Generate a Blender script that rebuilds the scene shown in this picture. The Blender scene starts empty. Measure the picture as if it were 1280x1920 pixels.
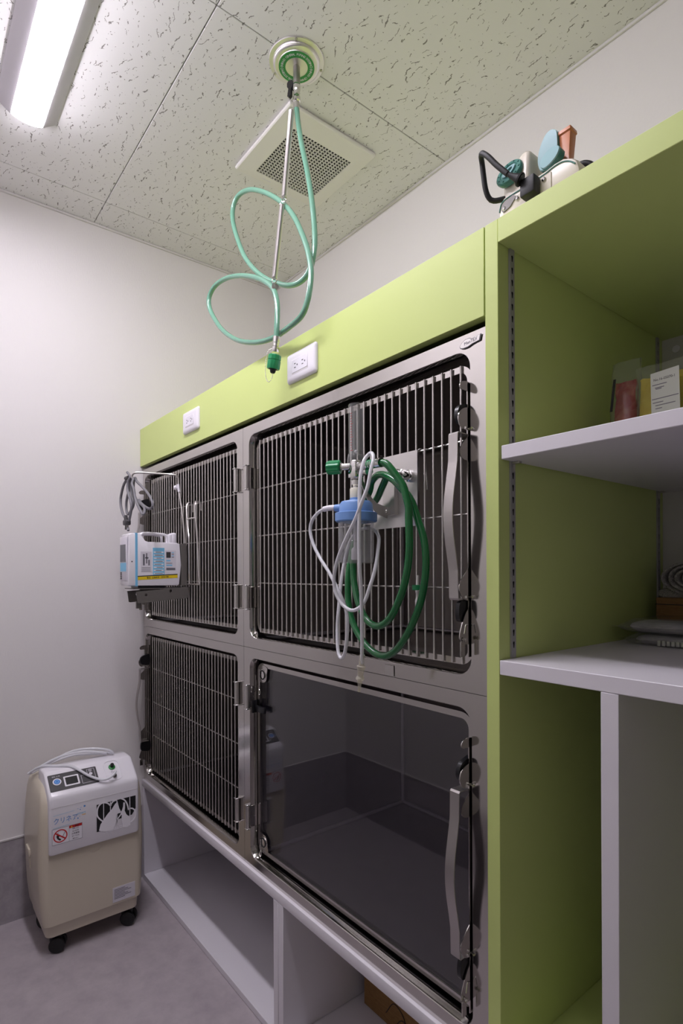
import bpy, bmesh, math, random
from mathutils import Vector, Matrix, geometry
SC = bpy.context.scene
COL = SC.collection
R = math.radians

# ---------------------------------------------------------------- camera, world, exposure
cam_d = bpy.data.cameras.new('camera'); cam = bpy.data.objects.new('camera', cam_d); COL.objects.link(cam)
YAW, ROLL = 0.896983, -0.00438248
_r = Vector((math.cos(YAW), math.sin(YAW), 0)); _f = Vector((-math.sin(YAW), math.cos(YAW), 0)); _u = Vector((0, 0, 1))
_r2 = _r*math.cos(ROLL) + _u*math.sin(ROLL); _u2 = _u*math.cos(ROLL) - _r*math.sin(ROLL)
cam.matrix_world = Matrix(((_r2.x, _u2.x, -_f.x, 0.0), (_r2.y, _u2.y, -_f.y, -0.75), (_r2.z, _u2.z, -_f.z, 1.189), (0, 0, 0, 1)))
cam_d.sensor_fit = 'VERTICAL'; cam_d.sensor_height = 36.0; cam_d.lens = 1046.75/1920*36
cam_d.shift_y = 113.2/1920; cam_d.clip_start = 0.02
SC.camera = cam
w = bpy.data.worlds.new('world'); SC.world = w; w.use_nodes = True
w.node_tree.nodes['Background'].inputs[0].default_value = (0.5, 0.5, 0.52, 1); w.node_tree.nodes['Background'].inputs[1].default_value = 0.05
SC.view_settings.view_transform = 'Standard'; SC.view_settings.look = 'None'; SC.view_settings.gamma = 1
SC.view_settings.use_curve_mapping = False
SC.view_settings.exposure = 0.27
LAMP = 46.0            # strength of the ceiling light's diffuser
LAMP_COL = (1.0, 0.952, 1.06, 1)

# ---------------------------------------------------------------- materials
def S(r, g, b):
    f = lambda c: (c/255/12.92) if c/255 <= .04045 else ((c/255+.055)/1.055)**2.4
    return (f(r), f(g), f(b), 1)
class NT:
    def __init__(s, m): s.t = m.node_tree; s.n = s.t.nodes; s.l = s.t.links
    def new(s, typ, **k):
        n = s.n.new(typ)
        for a, b in k.items(): setattr(n, a, b)
        return n
    def link(s, a, b): s.l.new(a, b)
    def math(s, op, a, b=None, c=None):
        n = s.new('ShaderNodeMath', operation=op)
        for i, v in enumerate((a, b, c)):
            if v is None: continue
            if isinstance(v, (int, float)): n.inputs[i].default_value = v
            else: s.link(v, n.inputs[i])
        return n.outputs[0]
    def mix(s, fac, a, b):
        n = s.new('ShaderNodeMix', data_type='RGBA')
        for i, v in ((0, fac), (6, a), (7, b)):
            if isinstance(v, (int, float, tuple)): n.inputs[i].default_value = v
            else: s.link(v, n.inputs[i])
        return n.outputs[2]
MATS = {}
def mat(name, col=(.8, .8, .8, 1), rough=.5, metal=0., spec=None, trans=0., ior=None, emit=None, es=0., coat=0., alpha=None, bump=None, vary=None, aniso=0., rvary=0.):
    m = bpy.data.materials.new(name); m.use_nodes = True; t = NT(m); p = t.n['Principled BSDF']
    p.inputs['Base Color'].default_value = col; p.inputs['Roughness'].default_value = rough; p.inputs['Metallic'].default_value = metal
    if spec is not None: p.inputs['Specular IOR Level'].default_value = spec
    if trans: p.inputs['Transmission Weight'].default_value = trans
    if ior: p.inputs['IOR'].default_value = ior
    if coat: p.inputs['Coat Weight'].default_value = coat; p.inputs['Coat Roughness'].default_value = .05
    if emit: p.inputs['Emission Color'].default_value = emit; p.inputs['Emission Strength'].default_value = es
    if alpha is not None: p.inputs['Alpha'].default_value = alpha
    if aniso: p.inputs['Anisotropic'].default_value = aniso
    g = None
    if bump or vary or rvary:
        g = t.new('ShaderNodeNewGeometry')
    if bump:            # (scale xyz, strength, distance)
        sc, st, di = bump
        mp = t.new('ShaderNodeMapping'); t.link(g.outputs['Position'], mp.inputs[0]); mp.inputs['Scale'].default_value = sc
        nz = t.new('ShaderNodeTexNoise'); nz.inputs['Scale'].default_value = 1; nz.inputs['Detail'].default_value = 3; t.link(mp.outputs[0], nz.inputs['Vector'])
        b = t.new('ShaderNodeBump'); b.inputs['Strength'].default_value = st; b.inputs['Distance'].default_value = di
        t.link(nz.outputs[0], b.inputs['Height']); t.link(b.outputs[0], p.inputs['Normal'])
    if vary:            # (scale xyz, second colour, contrast)
        sc, c2, lo, hi = vary
        mp = t.new('ShaderNodeMapping'); t.link(g.outputs['Position'], mp.inputs[0]); mp.inputs['Scale'].default_value = sc
        nz = t.new('ShaderNodeTexNoise'); nz.inputs['Scale'].default_value = 1; nz.inputs['Detail'].default_value = 6; nz.inputs['Roughness'].default_value = .65; t.link(mp.outputs[0], nz.inputs['Vector'])
        mr = t.new('ShaderNodeMapRange'); mr.inputs[1].default_value = lo; mr.inputs[2].default_value = hi; t.link(nz.outputs[0], mr.inputs[0])
        t.link(t.mix(mr.outputs[0], col, c2), p.inputs['Base Color'])
    if rvary:
        nz = t.new('ShaderNodeTexNoise'); nz.inputs['Scale'].default_value = 9; nz.inputs['Detail'].default_value = 4; t.link(g.outputs['Position'], nz.inputs['Vector'])
        t.link(t.math('MULTIPLY_ADD', nz.outputs[0], rvary*2, rough-rvary), p.inputs['Roughness'])
    MATS[name] = m
    return m
def pane_mat(name, tint, ior=1.49, rough=0.0, haze=0.0, hazecol=(.8, .8, .8, 1)):
    """clear plastic or glass sheet: straight transmission plus a Fresnel mirror, light passes through"""
    m = bpy.data.materials.new(name); m.use_nodes = True; t = NT(m); t.n.remove(t.n['Principled BSDF'])
    out = t.n['Material Output']; tr = t.new('ShaderNodeBsdfTransparent'); tr.inputs[0].default_value = tint
    gl = t.new('ShaderNodeBsdfGlossy'); gl.inputs['Roughness'].default_value = rough; gl.inputs[0].default_value = (1, 1, 1, 1)
    ge = t.new('ShaderNodeNewGeometry'); dt = t.new('ShaderNodeVectorMath', operation='DOT_PRODUCT'); t.link(ge.outputs['Normal'], dt.inputs[0]); t.link(ge.outputs['Incoming'], dt.inputs[1])
    r0 = ((ior-1)/(ior+1))**2      # Schlick's approximation, the same from both sides of the sheet
    refl = t.math('MULTIPLY_ADD', t.math('POWER', t.math('SUBTRACT', 1.0, t.math('ABSOLUTE', dt.outputs['Value'])), 5.0), 1-r0, r0)
    base = tr.outputs[0]
    if haze:
        df = t.new('ShaderNodeBsdfDiffuse'); df.inputs[0].default_value = hazecol
        mh = t.new('ShaderNodeMixShader'); mh.inputs[0].default_value = haze; t.link(tr.outputs[0], mh.inputs[1]); t.link(df.outputs[0], mh.inputs[2]); base = mh.outputs[0]
    mx = t.new('ShaderNodeMixShader'); t.link(refl, mx.inputs[0]); t.link(base, mx.inputs[1]); t.link(gl.outputs[0], mx.inputs[2])
    t.link(mx.outputs[0], out.inputs[0]); MATS[name] = m
    return m
def ceiling_mat():
    m = mat('ceiling_board', S(222, 220, 221), .9); t = NT(m); p = t.n['Principled BSDF']
    g = t.new('ShaderNodeNewGeometry')
    nz = t.new('ShaderNodeTexNoise'); nz.inputs['Scale'].default_value = 75; nz.inputs['Detail'].default_value = 2; t.link(g.outputs['Position'], nz.inputs['Vector'])
    vm = t.new('ShaderNodeVectorMath', operation='MULTIPLY_ADD'); t.link(nz.outputs[1], vm.inputs[0]); vm.inputs[1].default_value = (.018, .018, 0); t.link(g.outputs['Position'], vm.inputs[2])
    def cells(scale, offs):
        a = t.new('ShaderNodeVectorMath', operation='ADD'); t.link(vm.outputs[0], a.inputs[0]); a.inputs[1].default_value = offs
        v = t.new('ShaderNodeTexVoronoi', voronoi_dimensions='2D', feature='F1'); v.inputs['Scale'].default_value = scale; t.link(a.outputs[0], v.inputs['Vector'])
        d = t.new('ShaderNodeVectorMath', operation='SUBTRACT'); t.link(a.outputs[0], d.inputs[0]); t.link(v.outputs['Position'], d.inputs[1])
        s = t.new('ShaderNodeSeparateXYZ'); t.link(d.outputs[0], s.inputs[0])
        c = t.new('ShaderNodeSeparateColor'); t.link(v.outputs['Color'], c.inputs[0])
        return s, c
    def worms(scale, offs, lmin, lvar, wd):
        s, c = cells(scale, offs)
        sl = t.math('MULTIPLY', t.math('SUBTRACT', c.outputs[0], .5), 1.1)
        yy = t.math('ABSOLUTE', t.math('MULTIPLY_ADD', s.outputs[0], sl, s.outputs[1]))
        L = t.math('MULTIPLY_ADD', t.math('POWER', c.outputs[1], 2.0), lvar, lmin)
        W = t.math('MULTIPLY_ADD', c.outputs[2], wd*.7, wd*.65)
        return t.math('MULTIPLY', t.math('LESS_THAN', t.math('ABSOLUTE', s.outputs[0]), L), t.math('LESS_THAN', yy, W))
    a = worms(22, (0, 0, 0), .003, .0155, .00105)
    b = worms(27, (3.7, 1.3, 0), .0012, .009, .0009)
    c = worms(42, (7.1, 5.3, 0), .0007, .0009, .0009)
    k = t.math('MAXIMUM', a, t.math('MAXIMUM', b, c))
    t.link(t.mix(t.math('MULTIPLY', k, .8), S(222, 220, 221), S(90, 84, 78)), p.inputs['Base Color'])
    bm = t.new('ShaderNodeBump', invert=True); bm.inputs['Strength'].default_value = .6; bm.inputs['Distance'].default_value = .002; t.link(k, bm.inputs['Height']); t.link(bm.outputs[0], p.inputs['Normal'])
    return m
ceiling_mat()
mat('wall_paper', S(226, 222, 222), .75, bump=((220, 220, 70), .25, .002))
mat('floor_vinyl', S(180, 171, 175), .45, vary=((16, 16, 16), S(164, 155, 160), .35, .68), bump=((120, 120, 120), .06, .002))
mat('dado_vinyl', S(176, 170, 174), .5, vary=((24, 24, 24), S(156, 150, 155), .35, .65))
mat('trim_white', S(214, 210, 210), .5)
mat('trim_green', S(205, 214, 180), .5)
mat('plenum', S(120, 112, 90), .8)
mat('green_laminate', S(203, 218, 134), .38, bump=((900, 900, 120), .04, .001))
mat('white_laminate', S(226, 222, 228), .35)
mat('white_board', S(206, 204, 196), .5)
mat('steel_frame', (.60, .575, .555, 1), .13, 1., rvary=.05)
mat('steel_rod', (.74, .71, .69, 1), .30, 1.)
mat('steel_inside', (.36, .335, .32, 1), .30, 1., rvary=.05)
mat('steel_return_shaded', (.42, .40, .385, 1), .10, 1.)  # same steel as the frame, darkened for the shade inside the opening
mat('cove_highlight', (.62, .60, .64, 1), .38, 1.)  # lighter tone imitating the glint in the tub's coved corners
mat('standard_metal', S(172, 171, 172), .4, .35)
mat('steel_dull', (.42, .40, .38, 1), .35, 1.)
mat('steel_brushed', (.50, .475, .465, 1), .33, 1.)
mat('steel_satin', (.62, .60, .58, 1), .28, 1.)
mat('chrome', (.75, .74, .73, 1), .08, 1.)
mat('aluminium', (.72, .70, .69, 1), .33, 1.)
mat('black_plastic', S(20, 20, 24), .3)
mat('black_rubber', S(18, 18, 19), .55)
mat('dark_grey', S(62, 60, 62), .45)
mat('grey_metal', S(112, 108, 104), .4, .3)
mat('white_plastic', S(232, 229, 236), .3)
mat('lamp_body', S(196, 192, 198), .35)
mat('vent_plastic', S(222, 219, 216), .4)
mat('white_gloss', S(235, 232, 238), .18)
mat('cream_plastic', S(206, 196, 178), .3)
mat('device_cream', S(222, 214, 198), .3)
mat('teal_plastic', S(66, 122, 112), .25)
mat('pale_teal', S(150, 184, 188), .22)
mat('orange_plastic', S(205, 128, 84), .35)
mat('blue_plastic', S(110, 150, 208), .4)
mat('light_blue', S(120, 184, 222), .4)
mat('sky_blue', S(126, 192, 226), .5)
mat('strong_blue', S(58, 120, 205), .4)
mat('yellow_print', S(226, 196, 24), .5)
mat('red_print', S(196, 30, 34), .5)
mat('black_print', S(34, 32, 36), .5)
mat('grey_print', S(110, 108, 116), .5)
mat('pale_print', S(214, 210, 218), .5)
mat('blue_print', S(74, 140, 205), .5)
mat('orange_print', S(232, 190, 130), .5)
mat('green_print', S(38, 132, 58), .45)
mat('green_plastic', S(22, 140, 84), .3)
mat('green_hose', S(16, 106, 52), .22, coat=.4)
mat('teal_hose', S(112, 164, 140), .22, coat=.5, trans=0.15)
mat('grey_cord', S(118, 116, 122), .45)
mat('ivory_plastic', S(226, 222, 205), .4)
mat('cardboard', S(150, 112, 66), .8, vary=((60, 60, 300), S(136, 100, 58), .4, .6))
mat('towel', S(176, 172, 166), .95, bump=((380, 380, 380), .9, .006))
mat('pouch_paper', S(188, 184, 190), .8, vary=((40, 300, 300), S(150, 146, 154), .4, .65))
mat('red_cloth', S(176, 44, 54), .7, vary=((45, 45, 45), S(205, 120, 110), .45, .7))
mat('yellow_cloth', S(222, 200, 62), .7, vary=((40, 40, 40), S(206, 176, 40), .4, .65))
mat('label_paper', S(222, 224, 214), .7)
mat('screen', S(96, 98, 104), .25)
mat('shadow_black', S(10, 10, 12), .6)
pane_mat('acrylic', (.84, .83, .86, 1), 1.72, 0.0, .008, (.54, .53, .78, 1))
pane_mat('clear_plastic', (.93, .93, .93, 1), 1.45, .03, .08, (.85, .85, .87, 1))
pane_mat('clear_tube', (.90, .90, .92, 1), 1.45, .08, .72, (.86, .86, .90, 1))
pane_mat('amber_clear', (.93, .91, .82, 1), 1.45, .05, .25, (.86, .84, .76, 1))
pane_mat('bag_film', (.93, .94, .92, 1), 1.45, .12, .10, (.8, .82, .78, 1))
mat('lamp_white', (.8, .8, .8, 1), .4, emit=LAMP_COL, es=LAMP)

# ---------------------------------------------------------------- mesh helpers
W = {}
def reg(o, parent=None, loc=(0, 0, 0)):
    COL.objects.link(o); loc = Vector(loc); W[o.name] = loc
    if parent is not None:
        o.parent = parent; o.location = loc - W[parent.name]
    else: o.location = loc
    return o
def tag(o, label, cat, group=None):
    o['label'] = label; o['category'] = cat
    if group: o['group'] = group
    return o
def thing(name, label, cat, loc, group=None):
    o = bpy.data.objects.new(name, None); o.empty_display_size = .03
    reg(o, None, loc); return tag(o, label, cat, group)
def fr(o, u, v):
    u = Vector(u).normalized(); v = Vector(v); n = u.cross(v).normalized(); v = n.cross(u)
    return Matrix(((u.x, v.x, n.x, o[0]), (u.y, v.y, n.y, o[1]), (u.z, v.z, n.z, o[2]), (0, 0, 0, 1)))
def axis_mat(p0, p1):
    n = (Vector(p1)-Vector(p0)).normalized(); a = Vector((0, 0, 1)) if abs(n.z) < .9 else Vector((1, 0, 0))
    u = a.cross(n).normalized(); v = n.cross(u)
    return Matrix(((u.x, v.x, n.x, p0[0]), (u.y, v.y, n.y, p0[1]), (u.z, v.z, n.z, p0[2]), (0, 0, 0, 1)))
def rrect(x0, x1, y0, y1, r, n=6):
    pts = []
    for cx, cy, a in ((x1-r, y1-r, 0), (x0+r, y1-r, 90), (x0+r, y0+r, 180), (x1-r, y0+r, 270)):
        for i in range(n+1):
            t = R(a+90*i/n); pts.append((cx+r*math.cos(t), cy+r*math.sin(t)))
    return pts
def circ(cx, cy, r, n=24, ry=None):
    return [(cx+r*math.cos(2*math.pi*i/n), cy+(ry or r)*math.sin(2*math.pi*i/n)) for i in range(n)]
def spline(pts, step=.004, closed=False):
    P = [Vector(p) for p in pts]; out = []; n = len(P)
    rng = range(n if closed else n-1)
    for i in rng:
        p1, p2 = P[i], P[(i+1) % n]
        p0 = P[i-1] if (i > 0 or closed) else p1*2-p2
        p3 = P[(i+2) % n] if (i+2 < n or closed) else p2*2-p1
        d = (p2-p1).length; k = max(2, int(d/step))
        for j in range(k):
            t = j/k; t2 = t*t; t3 = t2*t
            out.append(.5*((2*p1)+(p2-p0)*t+(2*p0-5*p1+4*p2-p3)*t2+(3*p1-p0-3*p2+p3)*t3))
    if not closed: out.append(P[-1])
    return out
class B:
    def __init__(s): s.v = []; s.f = []
    def add(s, vs, fs):
        o = len(s.v); s.v += [Vector(v) for v in vs]; s.f += [[i+o for i in f] for f in fs]; return s
    def bm(s, bm, M=None):
        bm.verts.index_update()
        return s.add([(M @ v.co) if M else v.co.copy() for v in bm.verts], [[v.index for v in f.verts] for f in bm.faces])
    def box(s, x0, x1, y0, y1, z0, z1, bev=0, seg=2, M=None):
        b = bmesh.new(); bmesh.ops.create_cube(b, size=1)
        for v in b.verts: v.co = Vector((x0+(v.co.x+.5)*(x1-x0), y0+(v.co.y+.5)*(y1-y0), z0+(v.co.z+.5)*(z1-z0)))
        if bev: bmesh.ops.bevel(b, geom=b.edges[:], offset=bev, segments=seg, profile=.5, affect='EDGES')
        s.bm(b, M); b.free(); return s
    def lathe(s, prof, M=None, n=24, cap=True):
        M = M or Matrix(); vs = []; fs = []; k = len(prof)
        for r, z in prof:
            for i in range(n):
                a = 2*math.pi*i/n; vs.append(M @ Vector((r*math.cos(a), r*math.sin(a), z)))
        for j in range(k-1):
            for i in range(n):
                i2 = (i+1) % n; fs.append([j*n+i, j*n+i2, (j+1)*n+i2, (j+1)*n+i])
        if cap:
            if prof[0][0] > 1e-6: fs.append(list(range(n))[::-1])
            if prof[-1][0] > 1e-6: fs.append([(k-1)*n+i for i in range(n)])
        return s.add(vs, fs)
    def cyl(s, p0, p1, r, r1=None, n=16, bev=0):
        L = (Vector(p1)-Vector(p0)).length; r1 = r if r1 is None else r1
        pr = [(r, 0), (r1, L)] if not bev else [(r-bev, 0), (r, bev), (r1, L-bev), (r1-bev, L)]
        return s.lathe(pr, axis_mat(p0, p1), n)
    def tube(s, pts, r, n=10, closed=False, cap=True):
        P = [Vector(p) for p in pts]; m = len(P); vs = []; fs = []; up = None
        for i in range(m):
            t = (P[(i+1) % m]-P[i-1]) if closed else (P[min(i+1, m-1)]-P[max(i-1, 0)])
            if t.length < 1e-9: t = Vector((0, 0, 1))
            t.normalize()
            if up is None:
                a = Vector((0, 0, 1)) if abs(t.z) < .9 else Vector((1, 0, 0)); up = (a-t*a.dot(t)).normalized()
            else:
                up = up-t*up.dot(t)
                up = up.normalized() if up.length > 1e-6 else t.orthogonal().normalized()
            sd = t.cross(up); rr = r[i] if isinstance(r, (list, tuple)) else r
            for j in range(n):
                a = 2*math.pi*j/n; vs.append(P[i]+(up*math.cos(a)+sd*math.sin(a))*rr)
        for i in range(m if closed else m-1):
            i2 = (i+1) % m
            for j in range(n):
                j2 = (j+1) % n; fs.append([i*n+j, i*n+j2, i2*n+j2, i2*n+j])
        if cap and not closed: fs.append(list(range(n))[::-1]); fs.append([(m-1)*n+j for j in range(n)])
        return s.add(vs, fs)
    def plate(s, outer, holes=(), t0=0., t1=.001, M=None):
        """flat sheet with holes: outline in local xy, thickness t0..t1 along local z"""
        M = M or Matrix(); loops = [list(outer)]+[list(h) for h in holes]
        flat = [p for l in loops for p in l]
        tri = geometry.tessellate_polygon([[Vector((a, b, 0)) for a, b in l] for l in loops])
        n = len(flat); vs = [M @ Vector((a, b, t0)) for a, b in flat]+[M @ Vector((a, b, t1)) for a, b in flat]; fs = []
        for tr in tri:
            a, b, c = (Vector(flat[i]) for i in tr)
            if (b-a).cross(c-a) < 0: tr = (tr[0], tr[2], tr[1])
            fs.append([i+n for i in tr]); fs.append([tr[2], tr[1], tr[0]])
        o = 0
        for l in loops:
            k = len(l); ar = sum(l[i][0]*l[(i+1) % k][1]-l[(i+1) % k][0]*l[i][1] for i in range(k))
            ccw = ar > 0; 
            if o > 0: ccw = not ccw
            for i in range(k):
                a, b = o+i, o+(i+1) % k
                fs.append([a, b, b+n, a+n] if ccw else [b, a, a+n, b+n])
            o += k
        return s.add(vs, fs)
    def ring(s, outer, inner, t0, t1, M=None):
        """flat frame between two outlines with the same number of points"""
        M = M or Matrix(); n = len(outer)
        vs = [M @ Vector((a, b, z)) for z in (t0, t1) for l in (outer, inner) for a, b in l]; fs = []
        for i in range(n):
            j = (i+1) % n
            fs += [[2*n+i, 2*n+j, 3*n+j, 3*n+i], [j, i, n+i, n+j], [i, j, 2*n+j, 2*n+i], [n+j, n+i, 3*n+i, 3*n+j]]
        return s.add(vs, fs)
    def loft(s, rings, cap0=True, cap1=True):
        n = len(rings[0]); vs = [p for r_ in rings for p in r_]; fs = []
        for j in range(len(rings)-1):
            for i in range(n):
                i2 = (i+1) % n; fs.append([j*n+i, j*n+i2, (j+1)*n+i2, (j+1)*n+i])
        if cap0: fs.append(list(range(n))[::-1])
        if cap1: fs.append([(len(rings)-1)*n+i for i in range(n)])
        return s.add(vs, fs)
    def sphere(s, c, r, n=10, sc=(1, 1, 1)):
        b = bmesh.new(); bmesh.ops.create_uvsphere(b, u_segments=n, v_segments=max(4, n//2+1), radius=r)
        s.bm(b, Matrix.Translation(c) @ Matrix.Diagonal((*sc, 1))); b.free(); return s
    def mesh(s, name, m, smooth=True, ang=38):
        vs = s.v; lo = Vector([min(v[i] for v in vs) for i in range(3)]); hi = Vector([max(v[i] for v in vs) for i in range(3)])
        c = Vector(((lo.x+hi.x)/2, (lo.y+hi.y)/2, lo.z))
        me = bpy.data.meshes.new(name); me.from_pydata([v-c for v in vs], [], s.f); me.validate(); me.update()
        me.materials.append(MATS[m])
        if smooth: me.shade_smooth(); me.set_sharp_from_angle(angle=R(ang))
        return me, c
    def make(s, name, m, parent=None, smooth=True, ang=38):
        me, c = s.mesh(name, m, smooth, ang)
        return reg(bpy.data.objects.new(name, me), parent, c)
def fixn(o):
    b = bmesh.new(); b.from_mesh(o.data); bmesh.ops.recalc_face_normals(b, faces=b.faces[:]); b.to_mesh(o.data); b.free(); return o
def text_bm(body, size, M, ext=.0002, align='CENTER', sx=1.0):
    cu = bpy.data.curves.new('txt', 'FONT'); cu.body = body; cu.size = size; cu.extrude = ext; cu.align_x = align; cu.align_y = 'CENTER'; cu.resolution_u = 2
    o = bpy.data.objects.new('txt', cu); COL.objects.link(o); dg = bpy.context.evaluated_depsgraph_get()
    me = bpy.data.meshes.new_from_object(o.evaluated_get(dg)); b = B()
    b.add([M @ Vector((v.co.x*sx, v.co.y, v.co.z)) for v in me.vertices], [list(p.vertices) for p in me.polygons])
    bpy.data.objects.remove(o); bpy.data.curves.remove(cu); bpy.data.meshes.remove(me)
    return b
def copy_at(o, name, d, parent=None):
    """copy of one object (shared mesh), moved by d"""
    c = o.copy(); reg(c, parent, W[o.name]+Vector(d)); return c
def copy_tree(o, d, parent=None):
    c = copy_at(o, o.name, d, parent)
    for ch in [x for x in list(bpy.data.objects) if x.parent == o]: copy_tree(ch, d, c)
    return c
def struct(o): o['kind'] = 'structure'; return o
# ================================================================ the room
XL, YB, ZC, YF, XR = -2.2, 0.627, 2.495, -0.962, 1.42
wl = struct(B().box(XL-.08, XL, YF-.08, YB+.08, 0, ZC+.06).make('wall_left', 'wall_paper'))
wb = struct(B().box(XL, XR, YB, YB+.08, 0, ZC+.06).make('wall_back', 'wall_paper'))
wf = struct(B().box(XL, XR, YF-.08, YF, 0, ZC+.06).make('wall_front', 'wall_paper'))
wr = struct(B().box(XR, XR+.08, YF-.08, YB+.08, 0, ZC+.06).make('wall_right', 'wall_paper'))
fl = struct(B().box(XL-.08, XR+.08, YF-.08, YB+.08, -.06, 0).make('floor', 'floor_vinyl'))
ce = struct(B().box(XL-.08, XR+.08, YF-.08, YB+.08, ZC+.012, ZC+.06).make('ceiling', 'plenum'))
xs = [XL, -2.05, -1.18, -.31, .56, XR]; ys = [YF, -.168, YB]
for i in range(5):
    for j in range(2):
        B().box(xs[i]+.0011, xs[i+1]-.0011, ys[j]+.0011, ys[j+1]-.0011, ZC, ZC+.012, .0012, 1).make('ceiling_tile', 'ceiling_board', ce, smooth=False)
def dado(name, x0, x1, y0, y1):
    o = struct(B().box(x0, x1, y0, y1, 0, .281).make(name, 'dado_vinyl'))
    return o
d1 = dado('baseboard_left', XL, XL+.003, YF+.003, -.001)
B().box(XL, XL+.005, YF+.003, -.001, .281, .286).make('cap_strip', 'trim_white', d1)
d2 = dado('baseboard_front', XL, XR, YF, YF+.003)
B().box(XL, XR, YF, YF+.005, .281, .286).make('cap_strip', 'trim_white', d2)
struct(B().box(XL, XR, YB-.007, YB, ZC-.008, ZC, .0015).make('trim_1', 'trim_white'))
struct(B().box(XL, XL+.008, YF, YB-.007, ZC-.008, ZC, .002).make('trim_2', 'trim_white'))

# ================================================================ built-in furniture
t = thing('fascia_panel', 'long lime green board above the steel cages', 'panel', (-1.38, .3, 1.606))
B().box(-2.199, -.5645, 0, .018, 1.606, 1.751, .0008, 1).make('front_board', 'green_laminate', t)
B().box(-2.199, -.5645, .0182, .625, 1.733, 1.751).make('top_board', 'green_laminate', t)  # unseen board, added so light stays out behind the cages

t = thing('shelf_cabinet', 'tall lime green open cabinet with white shelves beside the cages', 'cabinet', (0, .3, 0))
B().box(-.5625, -.538, 0, .626, .001, 1.751, .0008, 1).make('side_panel', 'green_laminate', t)
B().box(.54, .565, 0, .626, .001, 1.751, .0008, 1).make('side_panel', 'green_laminate', t)
B().box(-.5378, .5398, 0, .626, 1.713, 1.751, .0008, 1).make('top_panel', 'green_laminate', t)
bk = B().box(-.5378, .5398, .617, .6255, .4, 1.713).make('back_panel', 'white_board', t)
B().lathe([(.008, 0), (.008, .001), (.006, .002)], fr((-.508, .617, 1.686), (-1, 0, 0), (0, 0, 1)) @ Matrix.Rotation(math.pi, 4, 'X') @ Matrix.Translation((0, 0, 0)), 20).make('screw_cap', 'white_plastic', bk)
B().box(-.5335, .538, .001, .615, 1.367, 1.389, .001, 1).make('shelf', 'white_laminate', t)
B().box(-.5375, .5398, 0, .616, 1.025, 1.048, .001, 1).make('shelf', 'white_laminate', t)
B().box(-.375, -.351, 0, .616, .3965, 1.0248, .0008, 1).make('divider', 'white_laminate', t)
B().box(-.5378, .5398, 0, .616, .372, .396, .0008, 1).make('bottom_board', 'green_laminate', t)
B().box(-.5378, .5398, .03, .05, .001, .371).make('toe_board', 'green_laminate', t)
# slotted steel standards with keyhole slots
def standard(y0, y1, z0, z1):
    M = fr((-.5352, 0, 0), (0, 1, 0), (0, 0, 1)); yc = (y0+y1)/2; holes = []
    k = 0
    while True:
        z = 1.7197-.0196*k; k += 1
        if z < z0+.0095: break
        if z > z1-.006: continue
        h = [(yc+.0027*math.cos(a), z+.0027*math.sin(a)) for a in [R(-40+26*i) for i in range(11)]]
        holes.append(h+[(yc-.0014, z-.0080), (yc+.0014, z-.0080)])
    b = B().plate([(y0, z0), (y1, z0), (y1, z1), (y0, z1)], holes, 0, .0008, M)
    b.box(-.5378, -.5352, y0, y0+.001, z0, z1); b.box(-.5378, -.5352, y1-.001, y1, z0, z1)
    o = b.make('shelf_standard', 'standard_metal', t, smooth=False)
    B().box(-.5378, -.5372, y0+.001, y1-.001, z0, z1).make('slot_backing', 'shadow_black', o)
standard(.0285, .0405, 1.049, 1.7125); standard(.583, .595, 1.049, 1.7125)
for y in (.0345, .589):
    B().box(-.5343, -.521, y-.004, y+.004, 1.3635, 1.3668, .0006, 1).box(-.5343, -.5325, y-.003, y+.003, 1.352, 1.3635).make('shelf_clip', 'steel_satin', t)

t = thing('base_cabinet', 'low white open base cabinet under the steel cages', 'cabinet', (-1.38, .3, 0))
B().box(-2.199, -.5645, 0, .62, .357, .3835, .0015, 2).make('top_board', 'white_laminate', t)
B().box(-2.199, -2.176, 0, .62, .0205, .3568, .0008, 1).make('side_panel', 'white_laminate', t)
B().box(-1.224, -1.2022, 0, .612, .0205, .3568, .0008, 1).make('divider', 'white_laminate', t)
B().box(-1.2008, -1.179, 0, .612, .0205, .3568, .0008, 1).make('divider', 'white_laminate', t)
B().box(-2.199, -.5645, 0, .62, .001, .020, .0008, 1).make('bottom_board', 'white_laminate', t)
B().box(-2.1755, -.5645, .613, .62, .0205, .3568).make('back_panel', 'white_board', t)

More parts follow.
